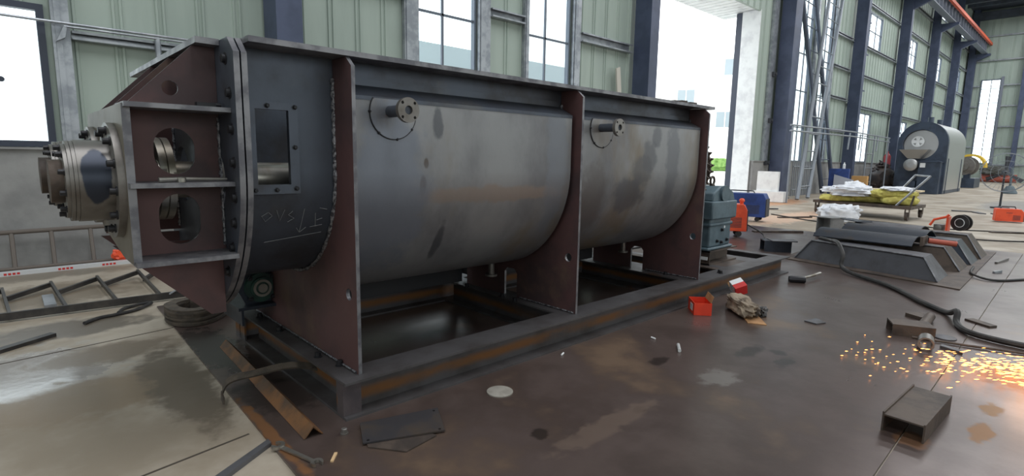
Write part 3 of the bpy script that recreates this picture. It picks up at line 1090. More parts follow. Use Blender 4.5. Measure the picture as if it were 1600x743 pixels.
# sprocket on the drive end
mb = MB()
cy, cz, R = .62, 1.26, .385
n = 36
o = []
for k in range(n):
    for f, r in ((0, R - .035), (.28, R - .03), (.45, R), (.6, R), (.78, R - .03)):
        a = 2 * PI * (k + f) / n
        o.append((cy + r * math.cos(a), cz + r * math.sin(a)))
mb.prism([o, circ(cy, cz, .08, 20)], 4.07, 4.1, 'yz')
mb.prism([o, circ(cy, cz, .08, 20)], 4.13, 4.16, 'yz')
mb.cyl((3.66, cy, cz), (4.2, cy, cz), .075, 24)
mb.build('sprocket', SCRAP, mc)

# ------------------------------------------------------------------ gear reducer
gr = thing('gear_reducer', 'blue-grey cast gear reducer with lifting eye on a pedestal behind the trough', 'gear reducer', (4.65, .6, .356))
mb = MB()
mb.box((4.40, .36, .356), (4.98, .92, .39))
mb.box((4.44, .38, .39), (4.94, .9, .88))
mb.box((4.42, .365, .62), (4.96, .915, .66))
gm = mb.build('housing', GEARB, gr, bevel=.015)
mb = MB()
mb.box((4.40, .34, .70), (4.98, .94, .90))
mb.prism([[(4.44, .90), (4.98, .90), (4.93, .99), (4.78, 1.06), (4.60, 1.06), (4.47, .99)]], .37, .92, 'xz')
mb.build('upper_housing', GEARB, gr, bevel=.015)
mb = MB()
mb.cyl((4.69, .345, .98), (4.69, .37, .98), .09, 28)
mb.build('bearing_cap', GEARB, gr)
mb = MB()
mb.cyl((4.34, .63, 1.0), (4.44, .63, 1.0), .09, 28)
mb.build('bearing_cap', GEARB, gr)
mb = MB()
pts = [(4.66 + .045 * math.cos(a), .5, 1.115 + .045 * math.sin(a)) for a in [2 * PI * i / 24 for i in range(24)]]
mb.tube(pts, .013, 8, closed=True)
mb.cyl((4.66, .5, 1.055), (4.66, .5, 1.075), .03, 14)
mb.build('lifting_eye', SCRAP, gr)
mb = MB()
mb.cyl((4.78, .375, .60), (4.78, .381, .60), .016, 14)
mb.build('oil_sight_glass', WHITEP, gr)
for x, z in ((4.62, .45), (4.72, .43), (4.85, .45), (4.72, .57)):
    mb = MB()
    mb.bolt((x, .38, z), (0, -1, 0), .015, .018)
    mb.build('bolt', BLACK, gr)

# ------------------------------------------------------------------ things on the floor near the frame
# rusty angle bar (two legs) lying beside the frame
t = thing('angle_bar', 'rusty steel angle bar lying on the floor along the near end of the base frame', 'steel bar', (-.17, .75, 0))
A, B = Vector((-.125, 1.57, 0)), Vector((-.185, -.02, 0))
d = (B - A).normalized()
n = Vector((d.y, -d.x, 0))
mb = MB()
prof = [(-.042, .0), (0, .048), (.042, .0), (.036, .0), (0, .041), (-.036, .0)]
vs = []
for P in (A, B):
    vs += [P + n * a + Vector((0, 0, b + .001)) for a, b in prof]
mb.add(vs, [(i, (i + 1) % 6, 6 + (i + 1) % 6, 6 + i) for i in range(6)] + [(0, 5, 4, 1), (1, 4, 3, 2), (6, 7, 10, 11), (7, 8, 9, 10)])
mb.build('bar', RUST, t)
mb = MB()
M_ = A + (B - A) * .52
vs = []
for P in (M_, B + d * .02):
    vs += [P + n * a * 1.12 + Vector((0, 0, b * 1.12 + .003)) for a, b in prof]
mb.add(vs, [(i, (i + 1) % 6, 6 + (i + 1) % 6, 6 + i) for i in range(6)] + [(0, 5, 4, 1), (1, 4, 3, 2), (6, 7, 10, 11), (7, 8, 9, 10)])
mb.build('overlapping_piece', RUST, t)


def band(pts, w, th, up=Vector((0, 0, 1))):
    """flat strap: width w across, following pts, standing so that 'up' is across its width when edge-on"""
    mb = MB()
    pts = [Vector(p) for p in pts]
    vs = []
    for i, p in enumerate(pts):
        dd = (pts[min(i + 1, len(pts) - 1)] - pts[max(i - 1, 0)]).normalized()
        nn = dd.cross(up).normalized()
        vs += [p - up * w / 2 - nn * th / 2, p - up * w / 2 + nn * th / 2, p + up * w / 2 + nn * th / 2, p + up * w / 2 - nn * th / 2]
    fs = []
    for i in range(len(pts) - 1):
        for k in range(4):
            fs.append((4 * i + k, 4 * i + (k + 1) % 4, 4 * i + 4 + (k + 1) % 4, 4 * i + 4 + k))
    m = 4 * (len(pts) - 1)
    fs += [(3, 2, 1, 0), (m, m + 1, m + 2, m + 3)]
    return mb.add(vs, fs)


pts = spline([(-.40, .62, .012), (-.385, .70, .03), (-.33, .74, .075), (-.2, .70, .095), (-.05, .66, .11), (.06, .60, .10), (.14, .55, .07)], 8)
mb = band(pts, .045, .012, Vector((.25, .85, .45)).normalized())
tag(mb.build('lifting_strap', WEBB, origin=(-.1, .68, .012)), 'worn brown strap arching over the rusty angle bar from under the frame', 'strap')
# folded stack of webbing slings
t = thing('sling_stack', 'folded pile of dirty webbing slings on the floor plate below the head box', 'lifting sling', (-.05, 2.4, 0))
for k in range(8):
    z = .012 + k * .0155
    w = rnd.uniform(-.015, .015)
    pts = spline([(.25 + w, 2.72, z), (.06, 2.38 + w, z), (-.12, 2.22 + w, z), (-.25 + w, 2.30, z), (-.27, 2.52 + w, z), (-.12, 2.62, z), (.0 + w, 2.56, z), (.2, 2.78 + w, z)], 6)
    mb = band(pts, .0145, .085, Vector((0, 0, 1)))
    mb.build('webbing_layer', WEBB, t)


# spanner
t = thing('spanner', 'chrome double-ended spanner lying on the floor plate near the frame corner', 'spanner', (-.31, -.15, 0), rz=math.atan2(-.386, .112))
mb = MB()


def jaw(cx, r, open_dir, w, n=18):
    o = []
    for i in range(n + 1):
        a = open_dir + .55 + (2 * PI - 1.1) * i / n
        o.append((cx + r * math.cos(a), r * math.sin(a)))
    ax = (math.cos(open_dir), math.sin(open_dir))
    px = (-ax[1], ax[0])
    o += [(cx - ax[0] * r * .25 - px[0] * w, -ax[1] * r * .25 - px[1] * w), (cx - ax[0] * r * .45, -ax[1] * r * .45), (cx - ax[0] * r * .25 + px[0] * w, -ax[1] * r * .25 + px[1] * w)]
    return o


mb.prism([[(-.11, -.011), (.11, -.009), (.11, .009), (-.11, .011)]], .004, .012, 'xy')
mb.build('handle', BRIGHT, t, local=True)
mb = MB()
mb.prism([jaw(-.132, .03, PI + .3, .013)], .001, .016, 'xy')
mb.build('jaw', BRIGHT, t, local=True)
mb = MB()
mb.prism([jaw(.132, .027, -.3, .012)], .001, .016, 'xy')
mb.build('jaw', BRIGHT, t, local=True)
mb = MB()
mb.M = TR((-.195, -.275, .004), .9)
mb.hexa([(-.035, -.006, -.004), (.035, -.008, -.004), (.035, .006, -.004), (-.035, .007, -.004)], [(-.035, -.006, .003), (.035, -.008, .004), (.035, .006, .003), (-.035, .007, .003)])
tag(mb.build('wood_chip', WOOD, origin=(-.195, -.275, 0)), 'small pale wood chip beside the spanner', 'wood chip')
mb = MB()
mb.bolt((-.062, -.105, 0), (0, 0, 1), .014, .02)
tag(mb.build('loose_bolt', BEARM, origin=(-.062, -.105, 0)), 'small loose bolt head by the near corner of the base frame', 'bolt')


def slab(name, pts, z0, th, m, label, cat, group=None, holes=()):
    mb = MB()
    cx = sum(p[0] for p in pts) / len(pts)
    cy = sum(p[1] for p in pts) / len(pts)
    mb.prism([pts] + [circ(a, b, r, 12) for a, b, r in holes], z0, z0 + th, 'xy')
    return tag(mb.build(name, m, origin=(cx, cy, z0)), label, cat, group)


slab('steel_sheet', [(-.0, -.16), (-.04, -.30), (.07, -.45), (.26, -.42), (.22, -.30)], .001, .006, SCRAP, 'brown steel offcut mostly hidden under the dark rectangular sheet', 'steel sheet')
slab('steel_sheet', [(.03, -.085), (-.05, -.27), (.31, -.42), (.42, -.20)], .0085, .008, DARKSH, 'dark rectangular steel sheet with corner holes beside the frame corner', 'steel sheet', None, [(-.02, -.262, .008), (.295, -.395, .008), (.385, -.215, .008)])
mb = MB()
mb.lathe((.825, -.245, 0), (0, 0, 1), [(0, .076), (.006, .076), (.008, .072)], 40)
tag(mb.build('round_disc', mat('pale_disc', lin(150, 146, 138), .6, .1, lin(130, 126, 118), 9), origin=(.825, -.245, 0)), 'pale round steel disc lying flat on the plate in front of the frame', 'disc')
mb = MB()
mb.M = TR((2.27, -.55, .012), .6)
mb.cyl((-.06, 0, 0), (.07, 0, 0), .012, 14)
tag(mb.build('clear_tube', CLEARP, origin=(2.27, -.55, 0)), 'short clear plastic tube on the floor in front of the frame', 'tube')
for i, (x, y, lb) in enumerate(((1.55, -.08, 'tiny white stub at the foot of the frame, left of the disc stains'), (2.33, -.30, 'tiny white stub on the floor near the clear tube'))):
    mb = MB()
    mb.M = TR((x, y, .007), .4 + i)
    mb.cyl((-.02, 0, 0), (.02, 0, 0), .006, 8)
    tag(mb.build('white_stub', WHITEP, origin=(x, y, 0)), ['tiny white stub at the foot of the base frame beam', 'tiny white stub on the floor between the frame and the clear tube'][i], 'stub')

# cartons and rag by the frame
t = thing('open_carton', 'open red-orange carton with a white label against the base frame', 'carton', (3.29, -.16, 0), rz=-.85)
mb = MB()
w, l, h, th = .15, .23, .11, .004
mb.prism([[(-w / 2, -l / 2), (w / 2, -l / 2), (w / 2, l / 2), (-w / 2, l / 2)]], .001, .005, 'xy')
for a, b in (((-w / 2, -l / 2), (w / 2, -l / 2 + th)), ((-w / 2, l / 2 - th), (w / 2, l / 2)), ((-w / 2, -l / 2 + th), (-w / 2 + th, l / 2 - th)), ((w / 2 - th, -l / 2 + th), (w / 2, l / 2 - th))):
    mb.box((a[0], a[1], .005), (b[0], b[1], h))
mb.build('box', REDBOX, t, local=True)
mb = MB()
mb.M = TR((w / 2 - .005, .0, h), 0, 0, .35)
mb.box((-.003, -l / 2 + .01, 0), (0, l / 2 - .01, .06))
mb.build('flap', CARD, t, local=True)
mb = MB()
mb.box((-w / 2 - .001, -.06, .025), (-w / 2, .03, .085))
mb.build('label', WHITEP, t, local=True)
for k in range(3):
    mb = MB()
    mb.box((-w / 2 - .0016, -.05, .04 + k * .014), (-w / 2 - .0011, .02, .045 + k * .014))
    mb.build('printed_line', GREYP, t, local=True)
t = thing('small_carton', 'white and red printed carton tipped against the base frame flange', 'carton', (4.22, -.02, 0))
mb = MB()
MM = TR((4.22, -.045, .105), -.72, 0, .0) @ Matrix.Rotation(-.35, 4, 'Y') @ Matrix.Rotation(.45, 4, 'X')
mb.M = MM
mb.box((-.06, -.13, -.055), (.06, .0, .055))
bx = mb.build('box', WHITEP, t)
mb = MB()
mb.M = MM
mb.box((-.0605, -.1305, -.0555), (.0605, -.13, .0555)) if False else None
mb.box((-.061, -.131, -.056), (.061, -.065, .056))
mb.build('red_panel', REDP, t)
for k in range(3):
    mb = MB()
    mb.M = MM
    mb.box((-.0614, -.058 + k * .02, -.04), (-.0604, -.052 + k * .02, .04))
    mb.build('printed_line', GREYP, t)
for k, sx in enumerate((-.034, 0, .034)):
    mb = MB()
    mb.M = MM
    mb.prism([[(-.09 + -.02, sx - .012), (-.09 + .02, sx - .012), (-.09 + .02, sx + .012), (-.09 - .02, sx + .012)], [(-.09 - .012, sx - .005), (-.09 - .012, sx + .005), (-.09 + .012, sx + .005), (-.09 + .012, sx - .005)]], -.0618, -.0612, 'yz')
    mb.build('printed_letter', WHITEP, t)
mb = MB()
mb.M = MM
mb.hexa([(-.055, .0, -.05), (.055, .0, -.05), (.055, .004, -.05), (-.055, .004, -.05)], [(-.05, .07, -.03), (.05, .07, -.03), (.05, .074, -.03), (-.05, .074, -.03)])
mb.build('flap', CARD, t)
t = thing('rag_bundle', 'dirty torn grey-brown sack bundle on cardboard in front of the red carton', 'rag bundle', (3.4, -.45, 0))
mb = MB()
mb.M = TR((3.55, -.42, .012), .85)
mb.add(*blob((.24, .085, .075), .35, 11, 1.8, .75, 4, .35))
mb.build('sack', SACKD, t)
mb = MB()
mb.M = TR((3.40, -.60, .001), .75)
mb.hexa([(-.12, -.06, 0), (.12, -.07, 0), (.1, .06, 0), (-.08, .08, 0)], [(-.12, -.06, .006), (.12, -.07, .02), (.1, .06, .012), (-.08, .08, .006)])
mb.build('cardboard', CARD, t)
mb = MB()
mb.M = TR((3.62, -.56, .004), .3)
mb.add(*blob((.09, .05, .04), .5, 23, 2.2, .7, 3, .5))
mb.build('black_rag', RUBBER, t)
t = thing('hammer', 'club hammer with short steel handle on the floor right of the base frame', 'hammer', (5.28, -.3, 0))
mb = MB()
mb.M = TR((5.27, -.275, .036), -1.05)
mb.prism([[(-.026, -.034), (.026, -.034), (.034, -.026), (.034, .026), (.026, .034), (-.026, .034), (-.034, .026), (-.034, -.026)]], -.075, .075, 'yz') if False else mb.lathe((-.085, 0, 0), (1, 0, 0), [(0, .032), (.012, .036), (.16, .036), (.17, .032)], 8)
mb.build('head', BLACK, t)
mb = MB()
mb.tube([(5.27, -.275, .04), (5.5, -.325, .045), (5.78, -.345, .05)], [.014, .016, .02], 10)
mb.build('handle', BRIGHT, t)
slab('steel_chip', [(3.72, -.89), (3.88, -.93), (3.80, -1.03), (3.70, -.99)], .0005, .01, GREYST, 'small flat steel offcut alone on the floor right of the rag bundle', 'steel offcut')

# ------------------------------------------------------------------ offcuts near the sparks
d1 = Vector((.51, -.165, 0)).normalized()
mb = MB()
mb.M = TR((2.26, -1.95, 0), math.atan2(-.02, .5))
L2, hw, hh = .27, .09, .09
mb.sweep([(-hw, 0), (-hw + .008, 0), (-hw + .008, hh - .008), (hw - .008, hh - .008), (hw - .008, 0), (hw, 0), (hw, hh + .012), (hw - .008, hh + .012), (hw - .008, hh), (-hw + .008, hh), (-hw + .008, hh + .006), (-hw, hh + .006)], 'x', -L2, L2)
tag(mb.build('channel_offcut', SCRAP, origin=(2.26, -1.95, 0)), 'short H beam offcut lying web up alone in front of the sparks', 'beam offcut')
t = thing('channel_offcut', 'short square-cut steel channel offcut with a round bar lying beyond it', 'beam offcut', (4.1, -1.55, 0))
mb = MB()
mb.M = TR((4.03, -1.57, 0), -1.15)
mb.sweep([(-.07, 0), (.07, 0), (.07, .085), (.06, .085), (.06, .012), (-.06, .012), (-.06, .085), (-.07, .085)], 'x', -.15, .15) if False else None
mb.sweep([(-.1, .0), (-.1, .09), (.1, .09), (.1, 0), (.088, 0), (.088, .078), (-.088, .078), (-.088, 0)], 'x', -.14, .14)
mb.build('channel', SCRAP, t)
mb = MB()
mb.cyl((4.19, -1.62, .04), (4.6, -1.60, .04), .038, 20)
tag(mb.build('round_bar', SCRAP, origin=(4.43, -1.61, 0)), 'thick brown round steel bar lying between the channel offcut and the cable', 'steel bar')
mb = MB()
mb.M = TR((3.70, -1.73, .05), -1.75 + PI / 2 + .35)
mb.ring((-.07, 0, 0), (.07, 0, 0), .05, .038, 28)
tag(mb.build('pipe_ring', BEARM, origin=(3.70, -1.73, 0)), 'short steel pipe piece lying beside the thin rod near the sparks', 'pipe')
mb = MB()
mb.lathe((4.12, -1.78, 0), (0, 0, 1), [(0, .075), (.008, .075), (.01, .07)], 28)
tag(mb.build('round_disc', GREYST, origin=(4.12, -1.78, 0)), 'flat brown-grey disc on the floor beside the channel offcut', 'disc')
mb = MB()
mb.tube([(3.90, -1.61, .012), (3.98, -1.92, .012), (4.13, -2.36, .012)], .009, 8)
tag(mb.build('steel_rod', SCRAP, origin=(4.03, -1.92, 0)), 'long thin steel rod on the floor just beyond the sparks', 'rod')
slab('steel_chip', [(3.86, -1.80), (3.80, -1.92), (3.74, -1.94), (3.80, -1.80)], .0005, .018, GREYST, 'flat grey steel offcut between the pipe piece and the sparks', 'steel offcut')
slab('steel_chip', [(4.62, -1.42), (4.75, -1.5), (4.68, -1.6), (4.55, -1.55)], .0005, .03, SCRAP, 'crumpled dark steel offcut behind the channel offcut', 'steel offcut')
slab('steel_chip', [(4.95, -1.85), (4.82, -2.02), (4.75, -1.98), (4.88, -1.8)], .0005, .015, SCRAP, 'dark flat steel offcut beyond the thick cable near the plate seam', 'steel offcut')


def cable(name, pts, r, label, m=RUBBER, n=8):
    mb = MB()
    mb.tube(spline(pts, 8), r, n)
    p = pts[0]
    return tag(mb.build(name, m, origin=(p[0], p[1], 0)), label, 'cable')


cable('welding_cable', [(7.10, .1, .298), (6.95, -.08, .30), (6.62, -.26, .325), (6.38, -.40, .22), (6.28, -.46, .05), (5.79, -1.04, .026), (5.24, -1.42, .026), (4.95, -1.66, .026), (4.72, -1.76, .10), (4.62, -1.78, .026), (4.37, -1.88, .026), (4.27, -2.08, .026), (4.25, -2.4, .026)], .024, 'thick black welding cable snaking from the formed troughs across the floor')
cable('thin_cable', [(8.0, -1.475, .03), (7.4, -1.53, .03), (7.2, -1.75, .015), (7.6, -2.0, .012), (8.2, -2.25, .012)], .013, 'thin black cable looping off the right end of the formed troughs')

# grinding sparks and their glow
SPARK = mat('spark_glow', lin(255, 170, 60), emit=((1, .36, .09, 1), 7))
mb = MB()
for i in range(380):
    L_ = .12 + min(-math.log(1 - rnd.random() * .985) * .30, 1.0)
    t_ = L_
    dx = Vector((-.40 + rnd.gauss(0, .2), 1, 0)).normalized()
    p = Vector((3.62 + rnd.gauss(0, .16), -2.5, 0)) + dx * L_ * 1.05
    p.z = .006 + abs(rnd.gauss(0, .045)) * (1.25 - t_)
    s_ = rnd.uniform(.5, 1.2)
    dd = (dx + Vector((rnd.gauss(0, .1), 0, -.15))).normalized()
    l, r = (.024 - .013 * min(t_, 1)) * s_, .0032 * s_
    u = dd.orthogonal().normalized()
    w = dd.cross(u)
    mb.add([p - dd * l, p + u * r, p + w * r, p - u * r, p - w * r, p + dd * l], [(0, 2, 1), (0, 3, 2), (0, 4, 3), (0, 1, 4), (5, 1, 2), (5, 2, 3), (5, 3, 4), (5, 4, 1)])
o = mb.build('grinding_sparks', SPARK, origin=(3.4, -2.0, 0))
tag(o, 'spray of orange grinding sparks flying low over the floor plate', 'sparks', kind='stuff')
ld = bpy.data.lights.new('spark_light', 'POINT')
ld.energy = 2
ld.color = (1, .5, .2)
ld.shadow_soft_size = .15
lo = bpy.data.objects.new('spark_light', ld)
lo.location = (3.55, -2.35, .25)
COL.objects.link(lo)

# ------------------------------------------------------------------ formed trough sections on their plate
slab('base_sheet', [(6.30, -1.57), (6.74, .46), (9.9, .60), (10.0, -1.50)], .0005, .012, SCRAP, 'large thin steel sheet under the row of formed troughs', 'steel sheet')


def trough(x0, y0, y1, w, h, inset, m, label, z=.013, skew=.0):
    mb = MB()
    th = .012

    def ring_(z_, f, sh):
        i = inset * f
        j = w * .16 * f
        return [(x0 + j + sh, y0 + i + sh, z_), (x0 + w - j - sh, y0 + i + sh, z_), (x0 + w - j - sh + skew, y1 - i - sh, z_), (x0 + j + sh + skew, y1 - i - sh, z_)]
    o0, o1 = ring_(z, 0, 0), ring_(z + h, 1, 0)
    i0, i1 = ring_(z, 0, th), ring_(z + h - th, 1, th)
    vs = o0 + o1 + i0 + i1
    fs = [(4, 5, 6, 7), (12, 13, 14, 15)]
    for k in range(4):
        l = (k + 1) % 4
        fs += [(k, l, 4 + l, 4 + k), (8 + k, 8 + l, 12 + l, 12 + k), (k, l, 8 + l, 8 + k)]
    mb.add(vs, fs)
    t = thing('formed_trough', label, 'steel trough', (x0 + w / 2, (y0 + y1) / 2, z), 'formed steel troughs')
    mb.build('body', m, t)
    w_ = MB()
    e = .009
    pts = [o0[0], o1[0], o1[3], o0[3]]
    w_.tube([(p[0] - e, p[1], p[2] + .008) for p in pts], .011, 6)
    w_.build('weld_seam', EDGE, t)
    return t


TROUGHM = mat('trough_steel', lin(82, 82, 88), .5, .4, lin(66, 64, 68), 3, (.4, .65), rvar=.3, bump=.05)
trough(6.52, -1.34, .33, .62, .25, .17, TROUGHM, 'front trapezoid steel trough of the row, nearest the camera', skew=.36)
trough(7.52, -1.40, .38, .6, .27, .2, SCRAP, 'second trapezoid steel trough of the row, behind the front one', skew=.1)
trough(8.24, -1.42, .4, .6, .29, .2, DARKST, 'third trapezoid steel trough of the row, partly under a dark sheet', skew=.1)
trough(8.96, -1.44, .4, .6, .31, .2, SCRAP, 'last trapezoid steel trough of the row, in front of the cable reel', skew=.1)


def curved(p0, p1, w, sag, z, m, name, label, cat='steel sheet', th=.012):
    p0, p1 = Vector(p0), Vector(p1)
    d = (p1 - p0).normalized()
    n = Vector((-d.y, d.x, 0))
    mb = MB()
    vs = []
    N_ = 10
    for P in (p0, p1):
        for i in range(N_ + 1):
            f = i / N_ - .5
            q = P + n * (f * w) + Vector((0, 0, z + sag * (1 - 4 * f * f)))
            vs += [q, q + Vector((0, 0, th))]
    k = 2 * (N_ + 1)
    fs = []
    for i in range(N_):
        a = 2 * i
        fs += [(a, a + 2, k + a + 2, k + a), (a + 1, k + a + 1, k + a + 3, a + 3), (a, a + 1, a + 3, a + 2), (k + a, k + a + 2, k + a + 3, k + a + 1)]
    fs += [(0, k, k + 1, 1), (k - 2, k - 1, 2 * k - 1, 2 * k - 2)]
    mb.add(vs, fs)
    return tag(mb.build(name, m, origin=((p0.x + p1.x) / 2, (p0.y + p1.y) / 2, z)), label, cat)


curved((8.2, -.95, 0), (8.3, .10, 0), .5, .10, .32, DARKB, 'curved_sheet', 'dark blue-grey curved steel sheet lying across the rear troughs')
curved((7.45, -.95, 0), (7.5, .22, 0), .55, .10, .30, DARKB, 'curved_sheet', 'dark curved steel sheet resting on the second trough')
curved((8.95, -.75, 0), (9.05, .15, 0), .42, .06, .345, GREYST, 'curved_sheet', 'grey curved steel sheet on the last trough, furthest back')
slab('steel_sheet', [(8.6, .05), (8.9, .38), (9.1, .30), (8.8, -.1)], .42, .012, DARKST, 'dark folded sheet piece on the left end of the rear trough', 'steel sheet')
slab('steel_sheet', [(7.45, -.97), (7.75, -.99), (7.74, -1.0), (7.46, -1.0)], .29, .12, SCRAP, 'upright square end piece on top of the second trough', 'steel sheet')
mb = MB()
mb.cyl((7.68, -1.02, .345), (7.78, -1.30, .325), .035, 18)
tag(mb.build('red_pipe', REDPIPE, origin=(7.67, -1.14, .3)), 'red-brown pipe end sticking out between the troughs', 'pipe')
# short upright H beam stub
mb = MB()
mb.M = TR((9.75, .78, 0), -.35)
prof = [(-.17, -.14), (.17, -.14), (.17, -.12), (.01, -.12), (.01, .12), (.17, .12), (.17, .14), (-.17, .14), (-.17, .12), (-.01, .12), (-.01, -.12), (-.17, -.12)]
t = thing('beam_stub', 'short upright grey H beam stub behind the formed troughs', 'beam offcut', (9.75, .78, 0))
mb.prism([prof], .001, .35, 'xy')
mb.build('beam', STUBM, t)
mb = MB()
mb.M = TR((9.75, .78, 0), -.35)
mb.box((-.19, -.16, .351), (.19, .16, .366))
mb.build('cap_plate', STUBM, t)
# dark channel pair left of the troughs
t = thing('channel_offcut', 'dark short channel offcut on the floor at the far corner of the base frame', 'beam offcut', (7.3, .83, 0))
mb = MB()
mb.M = TR((7.32, .80, 0), -.95)
mb.sweep([(-.13, 0), (-.12, 0), (-.12, .15), (.12, .15), (.12, 0), (.13, 0), (.13, .165), (-.13, .165)], 'x', -.16, .22)
mb.build('channel', DARKST, t)
mb = MB()
mb.M = TR((7.30, .74, .166), -.95)
mb.hexa([(-.1, -.14, 0), (.24, -.15, 0), (.26, .12, 0), (-.12, .13, 0)], [(-.1, -.14, .008), (.24, -.15, .02), (.26, .12, .012), (-.12, .13, .008)])
mb.build('top_strip', GREYST, t)

# ------------------------------------------------------------------ welding sets
def welder(name, M, size, m, label, dial=True, wheels=True, text=True, front=DGREY, cat='welding set'):
    w, l, h = size
    t = thing(name, label, cat, M.translation)
    z0 = .1 if wheels else .012
    mb = MB()
    mb.M = M
    mb.prism([[(-l / 2, z0), (l / 2, z0), (l / 2 - .01, z0 + h * .8), (l / 2 - .06, z0 + h), (-l / 2 + .02, z0 + h), (-l / 2, z0 + h * .96)]], -w / 2, w / 2, 'xz')
    mb.build('case', m, t, bevel=.012)
    mb = MB()
    mb.M = M
    mb.prism([[(l / 2, z0 + .01), (l / 2 + .015, z0 + .01), (l / 2 + .008, z0 + h * .78), (l / 2 - .008, z0 + h * .78)]], -w / 2 + .01, w / 2 - .01, 'xz')
    mb.build('front_panel', front, t)
    mb = MB()
    mb.M = M
    for k in range(7):
        mb.box((l * .12, -w / 2 - .003, z0 + h * .15 + k * h * .055), (l * .38, -w / 2 + .002, z0 + h * .15 + k * h * .055 + h * .025))
    mb.build('vent', DGREY, t)
    if text:
        mb = MB()
        mb.M = M
        for k in range(4):
            x = -l * .12 + k * l * .055
            mb.box((x, -w / 2 - .003, z0 + h * .66), (x + l * .035, -w / 2 + .001, z0 + h * .71))
        mb.build('lettering', DGREY, t)
    mb = MB()
    mb.M = M
    mb.tube([(-l * .3, 0, z0 + h * .97), (-l * .27, 0, z0 + h + .05), (l * .2, 0, z0 + h + .05), (l * .24, 0, z0 + h * .97)], .014, 8)
    mb.build('handle', DGREY, t)
    if wheels:
        for sx in (-.34, .34):
            for sy in (-1, 1):
                mb = MB()
                mb.M = M
                mb.cyl((sx * l, sy * w * .38 - .02, .055), (sx * l, sy * w * .38 + .02, .055), .05, 18)
                mb.box((sx * l - .02, sy * w * .38 - .03, .06), (sx * l + .02, sy * w * .38 - .022, z0 + .01))
                mb.build('caster', RUBBER, t)
    return t


w1 = welder('welding_machine', TR((8.3, 2.1, 0), -.95), (.30, .78, .48), ORANGE, 'orange welding machine on casters between the gear reducer and the blue welding set')
mb = MB()
mb.M = TR((8.3, 2.1, 0), -.95)
mb.lathe((.30, -.02, .57), (0, 0, 1), [(0, .03), (.05, .035), (.06, .05), (.09, .045), (.11, .02)], 16)
mb.build('cap', ORANGE, w1)
welder('welding_machine', TR((11.2, 3.05, 0), -1.35), (.42, 1.05, .52), BLUE, 'large blue welding set with charcoal front behind the orange one', text=False)
welder('welding_machine', TR((16.5, -1.06, 0), -1.28), (.26, .52, .30), ORANGE, 'small orange welding machine on the floor near the pedestal fan', wheels=False, front=GREYST)
cable('thin_cable', [(8.62, 1.78, .2), (8.75, 1.6, .08), (8.6, 1.45, .013), (8.0, 1.2, .013), (7.6, 1.05, .013)], .013, 'black cable hanging from the orange welding machine to the floor')
cable('thin_cable', [(11.6, 2.55, .15), (12.3, 1.9, .014), (12.2, 1.0, .014), (11.8, -.2, .014), (11.6, -1.2, .014), (12.5, -2.2, .014)], .014, 'long black cable crossing the floor behind the formed troughs')
cable('thin_cable', [(13.6, 2.4, .002), (13.65, 1.2, .002), (13.4, .2, .002), (13.3, -.6, .002), (14.2, -2.0, .002)], .012, 'long dark cable on the floor in front of the trolley')

# wire feeder and reel behind the troughs
t = thing('wire_feeder', 'red-orange wire feeder with black round reel behind the formed troughs', 'wire feeder', (10.6, -.75, 0))
mb = MB()
mb.box((10.45, -.98, .0), (10.75, -.55, .03))
mb.box((10.48, -.80, .03), (10.72, -.77, .46))
mb.build('base', ORANGE, t)
mb = MB()
mb.tube([(10.5, -.55, .30), (10.5, -.6, .40), (10.5, -.76, .46), (10.5, -.80, .50)], .02, 8)
mb.build('handle', ORANGE, t)
mb = MB()
mb.box((10.52, -.74, .20), (10.68, -.60, .32))
mb.lathe((10.52, -.67, .26), (-1, 0, 0), [(0, .05), (.03, .05), (.035, .03)], 16)
mb.build('drive_unit', BEARM, t)
mb = MB()
mb.lathe((10.52, -.945, .375), (.95, -.3, 0), [(0, .03), (0, .135), (.02, .135), (.02, .06), (.1, .06), (.1, .135), (.12, .135), (.12, .03)], 32)
rl = mb.build('reel', RUBBER, t)
mb = MB()
mb.ring((10.514, -.943, .375), (10.519, -.945, .375), .075, .066, 24)
mb.build('reel_ring', WHITEP, rl)

# ------------------------------------------------------------------ trolley with insulation and sacks
t = thing('trolley', 'low rusty steel trolley with a sloping tube handle loaded with insulation', 'trolley', (14.9, 1.6, 0))
c00, c01, c11, c10 = Vector((14.30, .46, .27)), Vector((14.85, 2.76, .27)), Vector((16.2, 2.5, .27)), Vector((15.65, .42, .27))
mb = MB()
mb.hexa([c00, c10, c11, c01], [p + Vector((0, 0, .07)) for p in (c00, c10, c11, c01)])
mb.build('deck', SCRAP, t)
for p in (c00, c01, c11, c10):
    q = p + ((c00 + c11) * .5 - p) * .08
    mb = MB()
    mb.cyl((q.x, q.y - .03, .105), (q.x, q.y + .03, .105), .1, 20)
    mb.box((q.x - .05, q.y - .045, .1), (q.x + .05, q.y - .035, .27))
    mb.box((q.x - .05, q.y + .035, .1), (q.x + .05, q.y + .045, .27))
    mb.build('caster', SCRAP, t)
mb = MB()
mb.tube([(14.5, .80, .335), (14.45, .2, 1.06), (15.7, .72, 1.06), (15.85, 1.25, .335)], .025, 8)
mb.build('handle', GALV, t)
mb = MB()
mb.tube([(14.42, .5, .335), (14.42, .45, .6)], .022, 8)
mb.build('stake', SCRAP, t)


def soft(name, loc, rz, size, amp, seed, m, label, cat, freq=1.6, crease=.2, rx=0, group=None):
    mb = MB()
    mb.M = TR(loc, rz, rx)
    mb.add(*blob(size, amp, seed, freq, .75, 4, crease))
    return tag(mb.build(name, m, origin=loc, ang=60), label, cat, group)


